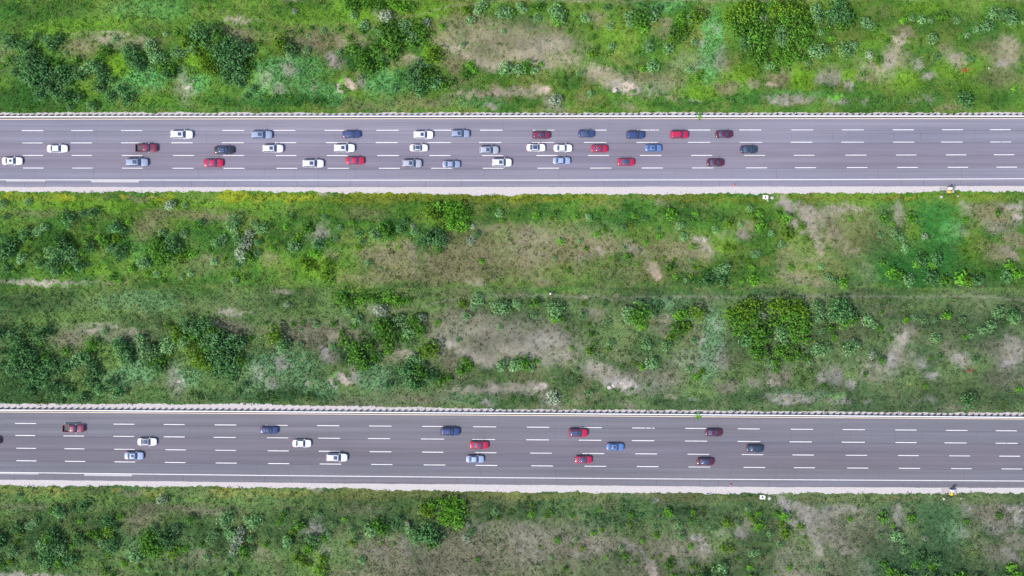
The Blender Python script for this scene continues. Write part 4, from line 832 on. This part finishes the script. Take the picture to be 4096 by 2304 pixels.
def car_parts(kind):
    sp = SPEC[kind]; P = {}
    b = loft(sp['body'], 'body')
    if kind == 'pickup':
        for y in (-.90, .90): b.box((-1.88, y, .80), (1.70, .12, .62))
        b.box((-2.70, 0, .80), (.08, 1.74, .58)); b.box((-1.08, 0, .80), (.06, 1.68, .62)); b.box((-1.90, 0, .46), (1.62, 1.66, .10))
        b.box((-2.80, 0, .50), (.14, 1.70, .16))
    P['body'] = b.mesh('body', kind != 'pickup')
    xf0, xf1, xr0, xr1, zb, zr, wb, wt = (sp[k] for k in ('xf0', 'xf1', 'xr0', 'xr1', 'belt', 'roof', 'wb', 'wt'))
    P['windshield'] = patch((xf0 - .16, -wb * .90, zb), (xf0 - .16, wb * .90, zb), (xf1 - .05, -wt * .93, zr - .03), (xf1 - .05, wt * .93, zr - .03), (.16, 0, .05)).mesh('windshield', True)
    P['rear_window'] = patch((xr0 + .08, -wb * .86, zb), (xr0 + .08, wb * .86, zb), (xr1 + .04, -wt * .92, zr - .03), (xr1 + .04, wt * .92, zr - .03), (-.10, 0, .04)).mesh('rear_window', True)
    for s, nm in ((-1, 'side_window_r'), (1, 'side_window_l')):
        P[nm] = patch((xr0 + .12, s * wb, zb), (xf0 - .26, s * wb, zb), (xr1 + .06, s * (wt + .015), zr - .05), (xf1 - .12, s * (wt + .015), zr - .05), (0, s * .05, .01)).mesh(nm, True)
    rf = patch((xr1 - .03, -wt, zr - .03), (xf1 + .03, -wt, zr - .03), (xr1 - .03, wt, zr - .03), (xf1 + .03, wt, zr - .03), (0, 0, .055), 6, 6, .05)
    for s in (-1, 1):
        rf.tube((xf0 - .20, s * wb * .97, zb - .03), (xf1 - .04, s * wt * .99, zr - .03), .045, .04, 6)
        rf.tube((xr0 + .05, s * wb * .95, zb - .03), (xr1 + .02, s * wt * .99, zr - .03), .06, .05, 6)
        rf.tube((-.28 if kind != 'pickup' else 0, s * (wb + .03), zb - .02), (-.30 if kind != 'pickup' else 0, s * (wt + .03), zr - .05), .035, .035, 6)
    P['roof'] = rf.mesh('roof', True)
    q = .95 if kind == 'suv' else .72; w_ = .44 if kind == 'suv' else .34
    sr = patch((xf1 - .28 - q, -w_, zr + .015), (xf1 - .28, -w_, zr + .015), (xf1 - .28 - q, w_, zr + .015), (xf1 - .28, w_, zr + .015), (0, 0, .022), 4, 4, .03)
    P['sunroof'] = sr.mesh('sunroof', True)
    pr = patch((xr1 + .06, -wt * .80, zr + .012), (xf1 - .10, -wt * .80, zr + .012), (xr1 + .06, wt * .80, zr + .012), (xf1 - .10, wt * .80, zr + .012), (0, 0, .030), 4, 4, .03)
    P['glass_roof'] = pr.mesh('glass_roof', True)
    xb = sp['body'][-1][0]; zf = sp['body'][-3][4]
    for s, nm in ((-1, 'headlight_r'), (1, 'headlight_l')):
        P[nm] = MB().box((xb - .27, s * .62, zf - .14), (.26, .26, .11), -s * .5).mesh(nm)
    xt = -sp['L'] / 2 + .02
    zt = .86 if kind == 'sedan' else .98
    for s, nm in ((-1, 'tail_light_r'), (1, 'tail_light_l')):
        if kind == 'pickup': P[nm] = MB().box((-2.735, s * .90, .86), (.06, .13, .34)).mesh(nm)
        else: P[nm] = MB().box((xt + .10, s * .68, zt - .06), (.16, .36, .16), s * .30).mesh(nm)
    for s, nm in ((-1, 'mirror_r'), (1, 'mirror_l')):
        P[nm] = MB().box((xf0 - .42, s * (wb + .17), zb + .07), (.15, .26, .17), -s * .12, .8).box((xf0 - .40, s * (wb + .04), zb + .02), (.06, .14, .05)).mesh(nm)
    P['grille'] = MB().box((xb - .03, 0, zf - .28), (.12, .95, .16)).mesh('grille')
    P['roof_rail'] = MB().tube((xr1 + .15, 0, 0), (xf1 - .25, 0, 0), .022, .022, 6).box((xr1 + .2, 0, -.03), (.06, .03, .06)).box((xf1 - .3, 0, -.03), (.06, .03, .06)).mesh('roof_rail')
    P['truck_bed'] = MB().box((-1.88, 0, .522), (1.54, 1.66, .02)).box((-1.35, 0, .60), (.40, 1.3, .14)).mesh('truck_bed')
    P['tyre'] = MB().lathe([(.20, -.11), (.33, -.115), (.345, -.06), (.345, .06), (.33, .115), (.20, .11)], n=20, axis='y').mesh('tyre', True)
    P['rim'] = MB().lathe([(.02, -.07), (.21, -.118), (.215, 0), (.21, .118), (.02, .07)], n=12, axis='y').mesh('rim')
    return P
def get_mesh(kind, part, mat):
    key = (kind, part, mat.name)
    if key not in CMESH:
        if kind not in CMESH: CMESH[kind] = car_parts(kind)
        me = CMESH[kind][part].copy(); me.materials.clear(); me.materials.append(mat); CMESH[key] = me
    return CMESH[key]

def car(px, py, lpx, kind, colour, label, p, roof='plain', mirrors=None):
    """lpx: length in photo pixels"""
    root = empty({'sedan': "sedan_car", 'suv': "suv_car", 'pickup': "pickup_truck"}[kind], W(px, py, .035))
    f = 1 - .9 / CAM_H; root.location.x *= f; root.location.y *= f
    sl = float(LY(p, 'r2', px + 200) - LY(p, 'r2', px - 200)) / 400
    root.rotation_euler.z = -sl + R.uniform(-.004, .004)
    k = lpx / S / SPEC[kind]['L']; root.scale = (k, min(1.04, max(.96, k)) * R.uniform(1.03, 1.07), 1)
    tag(root, label, "pickup truck" if kind == 'pickup' else "car", "traffic on the %s motorway" % ("upper", "lower")[p])
    pt = PAINT[colour]
    def part(nm, key, mat, parent=root): return link_mesh(nm, get_mesh(kind, key, mat), None, parent)
    part('body', 'body', pt)
    part('roof', 'roof', pt)
    part('windshield', 'windshield', M['glass']); part('rear_window', 'rear_window', M['glass'])
    part('side_window', 'side_window_r', M['glass']); part('side_window', 'side_window_l', M['glass'])
    for q in ('headlight_r', 'headlight_l'): part('headlight', q, M['lamp'])
    for q in ('tail_light_r', 'tail_light_l'): part('tail_light', q, M['tail'])
    mm = PAINT[mirrors] if mirrors else pt
    for q in ('mirror_r', 'mirror_l'): part('mirror', q, mm)
    part('grille', 'grille', M['trim'])
    if roof == 'sunroof': part('sunroof', 'sunroof', M['glass'])
    if roof == 'glass': part('glass_roof', 'glass_roof', M['glass'])
    if kind == 'suv':
        for y in (-.66, .66):
            o = part('roof_rail', 'roof_rail', M['trim']); o.location = (0, y, SPEC[kind]['roof'] + .06)
    if kind == 'pickup': part('truck_bed', 'truck_bed', M['liner'])
    a0, a1 = SPEC[kind]['axle']
    for x in (a0, a1):
        for y in (-.83, .83):
            t = part('wheel', 'tyre', M['tyre']); t.location = (x, y, .345)
            r_ = link_mesh('rim', get_mesh(kind, 'rim', M['rim']), None, t)
    return root

CARS = [  # x, y, length px, kind, colour, roof, label
 (48, 644, 81, 'sedan', 'white', 'sunroof', "white sedan nearest the left edge, in the bottom used lane of the upper motorway"),
 (228.5, 594, 82, 'sedan', 'white', 'plain', "white sedan in the middle lane of upper motorway, farthest left of that lane"),
 (726.5, 538, 88, 'suv', 'white', 'sunroof', "long white car with dark sunroof, leftmost in the top lane of upper motorway"),
 (585, 592, 86, 'pickup', 'darkred', 'plain', "dark red pickup with open bed and pale mirrors in middle lane of upper motorway"),
 (547, 649.5, 89, 'suv', 'silverblue', 'sunroof', "silver blue car with sunroof just below the dark red pickup on upper motorway"),
 (896, 600, 80, 'sedan', 'black', 'glass', "black sedan in the middle lane of upper motorway, above a red sedan"),
 (852.5, 651.5, 79, 'sedan', 'red', 'plain', "red sedan in the lower lane of upper motorway, below the black sedan"),
 (1046, 539, 84, 'suv', 'silverblue', 'sunroof', "silver blue car with sunroof, second from left in upper motorway's top lane"),
 (1091.6, 594, 82, 'suv', 'palewhite', 'sunroof', "pearl white car with sunroof, just below the second silver blue car of the top lane"),
 (1405.5, 536.6, 74, 'sedan', 'navy', 'plain', "dark blue sedan in the top lane of upper motorway, above a white car with sunroof"),
 (1377.7, 592, 82, 'suv', 'white', 'sunroof', "bright white car with sunroof directly below the dark blue sedan, upper motorway"),
 (1252.5, 654, 84, 'suv', 'palewhite', 'sunroof', "white car with dark sunroof, left of a red sedan in upper motorway's lower lane"),
 (1420, 642, 74, 'sedan', 'red', 'plain', "bright red sedan below the white car in the lower lane, upper motorway"),
 (1693.7, 539, 77, 'suv', 'white', 'sunroof', "white car with sunroof in upper motorway's top lane, right behind a silver blue car"),
 (1840.8, 534.6, 74, 'suv', 'silverblue', 'sunroof', "silver blue car ahead of a white car in the top lane, left of frame centre"),
 (1675, 591, 72, 'sedan', 'white', 'glass', "white sedan with dark glass roof in middle lane, under the top lane's white car"),
 (1648, 654, 77, 'suv', 'silver', 'sunroof', "grey silver car with sunroof, lower lane, below the white sedan with dark glass roof"),
 (1805, 656.6, 72, 'sedan', 'silverblue', 'plain', "silver blue sedan without sunroof in the lower lane of upper motorway, left of centre"),
 (1956, 600, 77, 'suv', 'silver', 'sunroof', "silver grey car with sunroof alone at centre of middle lane, upper motorway"),
 (2007.7, 650, 78, 'suv', 'palewhite', 'sunroof', "pearl white car with sunroof at centre of the lower lane, upper motorway"),
 (2164.5, 540.5, 72, 'suv', 'darkred', 'sunroof', "dark red car with sunroof in the top lane, above a white sedan with dark roof"),
 (2345, 534.6, 66, 'sedan', 'navy', 'glass', "short dark blue car in top lane, between the dark red and the navy car"),
 (2541, 540, 73, 'suv', 'navy', 'plain', "navy car in the top lane of upper motorway, left of the red car"),
 (2717, 538.6, 73, 'suv', 'red', 'plain', "bright red car in the top lane, between navy and maroon cars, upper motorway"),
 (2896.6, 536.6, 69, 'sedan', 'maroon', 'plain', "maroon sedan farthest right in the top lane of upper motorway"),
 (2144, 590, 75, 'sedan', 'white', 'glass', "white sedan with dark glass roof, rear one of the white pair in middle lane"),
 (2252, 592, 74, 'sedan', 'white', 'plain', "white sedan with white roof, front one of the white pair in middle lane"),
 (2397, 594, 68, 'sedan', 'red', 'sunroof', "red sedan with sunroof in middle lane, ahead of the two white sedans"),
 (2613, 592, 69, 'sedan', 'blue', 'sunroof', "blue sedan in the middle lane of upper motorway, below and right of the navy car"),
 (2246.7, 642.7, 71, 'sedan', 'paleblue', 'plain', "pale blue sedan in the lower lane, below the front white sedan of the pair"),
 (2504, 648, 69, 'sedan', 'red', 'glass', "red sedan with dark roof in lower lane of upper motorway, below the navy car"),
 (2862, 650, 69, 'sedan', 'maroon', 'plain', "maroon sedan farthest right in the lower lane of upper motorway"),
 (2995, 598, 69, 'sedan', 'dark', 'plain', "near black sedan farthest right of all cars on the upper motorway")]
CARS2 = [
 (-37, 1763, 78, 'sedan', 'maroon', 'plain', "maroon car cut off by the left edge on the lower motorway"),
 (293, 1714, 86, 'pickup', 'darkred', 'plain', "dark red pickup with open bed in the top lane, left end of lower motorway"),
 (588, 1767.5, 76, 'sedan', 'white', 'glass', "white sedan with dark glass roof in middle lane of lower motorway"),
 (535, 1823.5, 76, 'sedan', 'paleblue', 'sunroof', "pale blue sedan with small sunroof below the white glass roofed sedan, lower motorway"),
 (1076, 1721, 72, 'sedan', 'navy', 'glass', "dark blue sedan in the top lane, left of centre on the lower motorway"),
 (1207, 1774, 74, 'sedan', 'white', 'plain', "white sedan with white roof in the middle lane of lower motorway"),
 (1348, 1830, 83, 'suv', 'palewhite', 'sunroof', "white car with dark sunroof in the bottom used lane of the lower motorway"),
 (1800, 1726.5, 77, 'suv', 'navy', 'sunroof', "navy car with sunroof in the top lane near centre of lower motorway"),
 (1916, 1781, 76, 'sedan', 'red', 'sunroof', "red sedan with sunroof in the middle lane, above a pale blue car, lower motorway"),
 (1900, 1837, 72, 'sedan', 'paleblue', 'plain', "pale blue car below the red sedan with sunroof on the lower motorway"),
 (2312, 1732, 77, 'suv', 'red', 'glass', "red car in the top lane of lower motorway, right of centre"),
 (2460, 1788, 71, 'sedan', 'blue', 'sunroof', "blue sedan in the middle lane of lower motorway between the two red cars"),
 (2334, 1839, 68, 'sedan', 'red', 'glass', "red sedan with dark roof in the bottom used lane of lower motorway"),
 (2855, 1731, 69, 'sedan', 'maroon', 'plain', "maroon sedan in the top lane, right part of the lower motorway"),
 (2822, 1847, 69, 'sedan', 'maroon', 'glass', "maroon sedan in the bottom used lane, right part of the lower motorway"),
 (3020, 1795, 69, 'sedan', 'dark', 'plain', "near black sedan farthest right on the lower motorway")]
for c in CARS: car(c[0], c[1], c[2], c[3], c[4], c[6], 0, c[5], 'palewhite' if c[3] == 'pickup' else None)
for c in CARS2: car(c[0], c[1], c[2], c[3], c[4], c[6], 1, c[5], 'palewhite' if c[3] == 'pickup' else None)

# ------------------------------------------------------------------ small things beside the road
M['orange'] = simple("cone_orange", (0.85, 0.12, 0.04), 0.6)
M['plastic'] = simple("white_plastic", (0.82, 0.80, 0.84), 0.5, var=.05)
M['solar'] = simple("solar_cells", (0.02, 0.035, 0.11), 0.2)
M['tank'] = simple("yellow_housing", (0.62, 0.44, 0.03), 0.45)
M['rubble'] = simple("pale_rubble", (0.40, 0.39, 0.37), 0.9, scale=3)
M['hole'] = simple("dark_iron", (0.02, 0.015, 0.02), 0.8)
M['pink'] = simple("pink_panel", (0.75, 0.50, 0.60), 0.5)
M['shirt'] = simple("blue_cloth", (0.06, 0.08, 0.30), 0.9)
M['trouser'] = simple("dark_cloth", (0.04, 0.05, 0.08), 0.9)
M['skin'] = simple("skin", (0.45, 0.27, 0.18), 0.6)
M['hair'] = simple("dark_hair", (0.03, 0.02, 0.015), 0.8)

def cone(px, py, label):
    r = empty("traffic_cone", W(px, py, .03)); tag(r, label, "traffic cone", "traffic cones on the shoulders")
    MB().box((0, 0, .03), (.42, .42, .06)).build("base", M['orange'], r)
    MB().lathe([(.24, .06), (.19, .32), (.10, .74), (.05, .96)], n=18).build("cone", M['orange'], r, True)
    MB().lathe([(.176, .42), (.125, .66), (.12, .662), (.17, .418)], n=18).build("reflective_band", M['plastic'], r, True)
cone(2933, 741, "orange and white traffic cone on the shoulder of the upper motorway")
cone(2921, 1939, "orange and white traffic cone on the shoulder of the lower motorway")

def drain(px, py, label):
    r = empty("catch_basin", W(px, py, 0)); tag(r, label, "drain", "concrete drain slabs beside the shoulders")
    r.rotation_euler.z = -.06
    MB().box((0, 0, .04), (1.45, 1.05, .14), 0, .97).build("slab", M['plastic'], r)
    MB().lathe([(.25, .10), (.25, .125), (.22, .13)], n=20).build("cover", M['hole'], r)
drain(3062, 789, "white concrete slab with dark round hole beside the upper motorway shoulder")
drain(3050, 1989, "white concrete slab with dark round hole beside the lower motorway shoulder")

def rock(px, py, sz, label):
    rr = random.Random(int(px * 7 + py)); bm = bmesh.new(); bmesh.ops.create_icosphere(bm, subdivisions=2, radius=1)
    for v in bm.verts: v.co = Vector((v.co.x * sz * .55, v.co.y * sz * .45, v.co.z * sz * .35)) * rr.uniform(.75, 1.2)
    me = bpy.data.meshes.new("boulder"); [setattr(f, 'smooth', True) for f in bm.faces]; bm.to_mesh(me); bm.free(); me.materials.append(M['rubble'])
    o = link_mesh("boulder", me); o.location = W(px, py, .08); o.rotation_euler.z = rr.uniform(0, 3)
    tag(o, label, "boulder", "pale boulders beside the shoulders")
for px, py, sz, l in [(3089, 791, 1.0, "pale rock right of the drain slab, upper motorway"), (3071, 803, .55, "small pale rock just below the drain slab, upper motorway"),
                      (3766, 787, .8, "pale rock below left of the yellow and white trailer, upper motorway"), (3832, 785, .5, "small pale rock in grass right of the trailer, upper motorway"),
                      (2037 + 420, 911 - 0, .5, "small pale rock on the grey bare patch above upper motorway") if False else (2461, 362, 1.3, "pale rock on the grey bare patch above the upper motorway"),
                      (3078, 1993, 1.0, "pale rock right of the drain slab, lower motorway"),
                      (3775, 1995, .8, "pale rock below left of the yellow and white trailer, lower motorway"), (3844, 1993, .5, "small pale rock in grass right of the trailer, lower motorway"),
                      (2438, 1549, 1.2, "pale rock on the grey bare patch above the lower motorway"), (2264, 1531, .5, "small white stone left of grey bare patch above the lower motorway"),
                      (242, 768, .45, "small white stone at the gravel edge below upper motorway, near left side"),
                      (3608, 217, .35, "white stone on the bank above upper motorway, far right part"),
                      (3955, 272, .5, "white stone by the rightmost bare patch above upper motorway")]:
    rock(px, py, sz, l)

def trailer(px, py, label, flip):
    r = empty("sign_trailer", W(px, py, 0)); tag(r, label, "trailer", "equipment trailers beside the shoulders")
    fr = MB()
    for y in (-.62, -.2, .22, .64): fr.box((-1.25, y, .42), (1.9, .05, .06))
    fr.box((-2.2, 0, .42), (.06, 1.4, .06)); fr.box((-.25, 0, .42), (.06, 1.4, .06)); fr.box((.6, 0, .38), (2.0, 1.5, .08))
    fr.build("frame", simple("trailer_steel", (.35, .33, .33), .5), r)
    MB().box((.35, .35, .85), (.75, .72, .85), 0, .96).build("cabinet", M['plastic'], r)
    MB().box((.42, .38, 1.29), (.40, .34, .03)).build("cabinet_lid", M['pink'], r)
    MB().box((.15, -.55, .72), (.60, .78, .65), .12, .85).build("generator", M['tank'], r)
    MB().lathe([(.12, 0), (.12, .18), (.05, .22)], (.60, -.30, 1.14), 12).build("exhaust", M['hole'], r)
    MB().tube((-.28, .45, .4), (-.28, .45, 2.2), .05, .05, 8).build("mast", M['steel'], r)
    sp = MB().box((0, 0, 0), (1.15 if flip else .30, .42 if flip else .80, .04), .12)
    s = sp.build("solar_panel", M['solar'], r); s.location = (.30, .98, 1.75) if flip else (.98, .30, 1.75); s.rotation_euler = (.4, 0, 0) if flip else (0, .5, 0)
    MB().tube((-.28, .45, 1.7), (.30, .90, 1.72) if flip else (.95, .32, 1.72), .03, .03, 6).tube((.35, .35, 1.25), (.30, .90, 1.72) if flip else (.95, .32, 1.72), .03, .03, 6).build("panel_arm", M['steel'], r)
    MB().lathe([(.05, 0), (.27, .08), (.28, .10), (.04, .05)], (-.22, .40, 2.15), 16).build("dish", M['plastic'], r, True)
    for x in (.3,):
        for y in (-.82, .82):
            t = MB().lathe([(.16, -.09), (.29, -.1), (.30, 0), (.29, .1), (.16, .09)], n=16, axis='y').build("wheel", M['tyre'], r, True); t.location = (x, y, .30)
trailer(3790, 760, "white and yellow equipment trailer with solar panel beside the upper motorway", False)
trailer(3799, 1966, "white and yellow equipment trailer with solar panel beside the lower motorway", True)

# weeds growing through the guard rail
for (px, py, p) in ((2795, 466, 0), (2788, 1662, 1)):
    o = empty("weed", W(px, py, 0)); o.scale = (1.0, 1.3, .8)
    link_mesh("crown", CM[('n', 0, 0, p)], None, o); link_mesh("stem", TM[0], None, o)
    tag(o, "bright green weed growing through the guard rail of the %s motorway" % ("upper", "lower")[p], "weed", "weeds in the guard rails")

# ------------------------------------------------------------------ the person on the track
def skin_mesh(name, pts, edges, rad, mat, parent, sub=2):
    me = bpy.data.meshes.new(name); me.from_pydata(pts, edges, []); me.update()
    me.materials.append(mat)
    o = link_mesh(name, me, None, parent)
    sk = o.modifiers.new("skin", 'SKIN'); sk.use_smooth_shade = True
    for i, r_ in enumerate(rad):
        sv = me.skin_vertices[0].data[i]; sv.radius = (r_, r_) if not isinstance(r_, tuple) else r_; sv.use_root = (i == 0)
    ss = o.modifiers.new("sub", 'SUBSURF'); ss.levels = sub; ss.render_levels = sub
    return o
def person(px, py):
    loc = W(px, py); loc.z = float(ground_z(loc.x, loc.y)[0]) + .02
    r = empty("person", loc, math.radians(190))
    tag(r, "person in blue top standing on the dirt track holding a white sheet", "person")
    pts = [(0, 0, .95), (0, 0, 1.15), (0, 0, 1.42), (0.01, 0, 1.52), (0.03, 0, 1.62), (0.02, 0, 1.74)]
    rad = [(.15, .11), (.14, .10), (.17, .10), .055, (.085, .075), (.075, .07)]
    ed = [(0, 1), (1, 2), (2, 3), (3, 4), (4, 5)]
    for s in (-1, 1):
        b = len(pts)
        pts += [(0, s * .10, .90), (.02, s * .11, .50), (-.01, s * .12, .10), (.14, s * .13, .04)]
        rad += [.095, .06, .042, (.045, .03)]; ed += [(0, b), (b, b + 1), (b + 1, b + 2), (b + 2, b + 3)]
        b = len(pts)
        pts += [(0, s * .20, 1.42), (.06, s * .25, 1.14), (.30, s * .15, 1.12), (.38, s * .12, 1.13)]
        rad += [.055, .045, .032, (.04, .018)]; ed += [(2, b), (b, b + 1), (b + 1, b + 2), (b + 2, b + 3)]
        h = b + 3
        for k, (dy, ln) in enumerate(((-.032, .062), (-.011, .075), (.011, .070), (.032, .056))):
            q = len(pts); x0 = .42
            pts += [(x0, s * .12 + dy, 1.135), (x0 + ln * .6, s * .12 + dy, 1.13), (x0 + ln, s * .12 + dy, 1.105)]; rad += [.009, .0085, .008]
            ed += [(h, q), (q, q + 1), (q + 1, q + 2)]
        q = len(pts); pts += [(.385, s * (.12 - .05), 1.15), (.43, s * (.12 - .065), 1.155)]; rad += [.010, .009]; ed += [(h, q), (q, q + 1)]
    skin_mesh("body", pts, ed, rad, M['skin'], r)
    sp = [(0, 0, .93), (0, 0, 1.15), (0, 0, 1.41), (0, 0, 1.48)]; sr = [(.175, .13), (.165, .125), (.195, .125), .08]; se = [(0, 1), (1, 2), (2, 3)]
    for s in (-1, 1):
        b = len(sp); sp += [(0, s * .215, 1.43), (.06, s * .26, 1.14), (.26, s * .17, 1.12)]; sr += [.075, .062, .048]; se += [(2, b), (b, b + 1), (b + 1, b + 2)]
    skin_mesh("jacket", sp, se, sr, M['shirt'], r)
    tp = [(0, 0, .92)]; tr = [(.165, .125)]; te = []
    for s in (-1, 1):
        b = len(tp); tp += [(0, s * .10, .86), (.02, s * .11, .50), (-.01, s * .12, .10)]; tr += [.11, .08, .065]; te += [(0, b), (b, b + 1), (b + 1, b + 2)]
    skin_mesh("trousers", tp, te, tr, M['trouser'], r)
    for s in (-1, 1): MB().box((.06, s * .13, .03), (.28, .10, .08), 0, .8).build("shoe", M['hole'], r)
    bm = bmesh.new(); bmesh.ops.create_uvsphere(bm, u_segments=16, v_segments=10, radius=.105)
    bmesh.ops.delete(bm, geom=[v for v in bm.verts if v.co.z < -.02 and v.co.x > -.02], context='VERTS')
    me = bpy.data.meshes.new("hair"); bm.to_mesh(me); bm.free(); me.materials.append(M['hair'])
    h = link_mesh("hair", me, None, r); h.location = (.01, 0, 1.72)
    fc = MB()
    for s in (-1, 1): fc.box((.115, s * .032, 1.68), (.014, .024, .010))
    fc.box((.112, 0, 1.60), (.012, .045, .010)); fc.build("eyes_and_mouth", M['hole'], r)
    MB().box((.122, 0, 1.645), (.03, .022, .045), 0, .6).build("nose", M['skin'], r)
    for s in (-1, 1): MB().box((.02, s * .092, 1.66), (.035, .018, .055), 0, .8).build("ear", M['skin'], r)
    sh = MB().box((0, 0, 0), (.42, .36, .006)).build("paper_sheet", M['plastic'])
    sh.location = r.matrix_basis @ Vector((.56, 0, 1.155)); sh.rotation_euler = (0, 0, math.radians(190))
    tag(sh, "white sheet held in front of the person in blue on the track", "sheet")
person(2209, 1174)
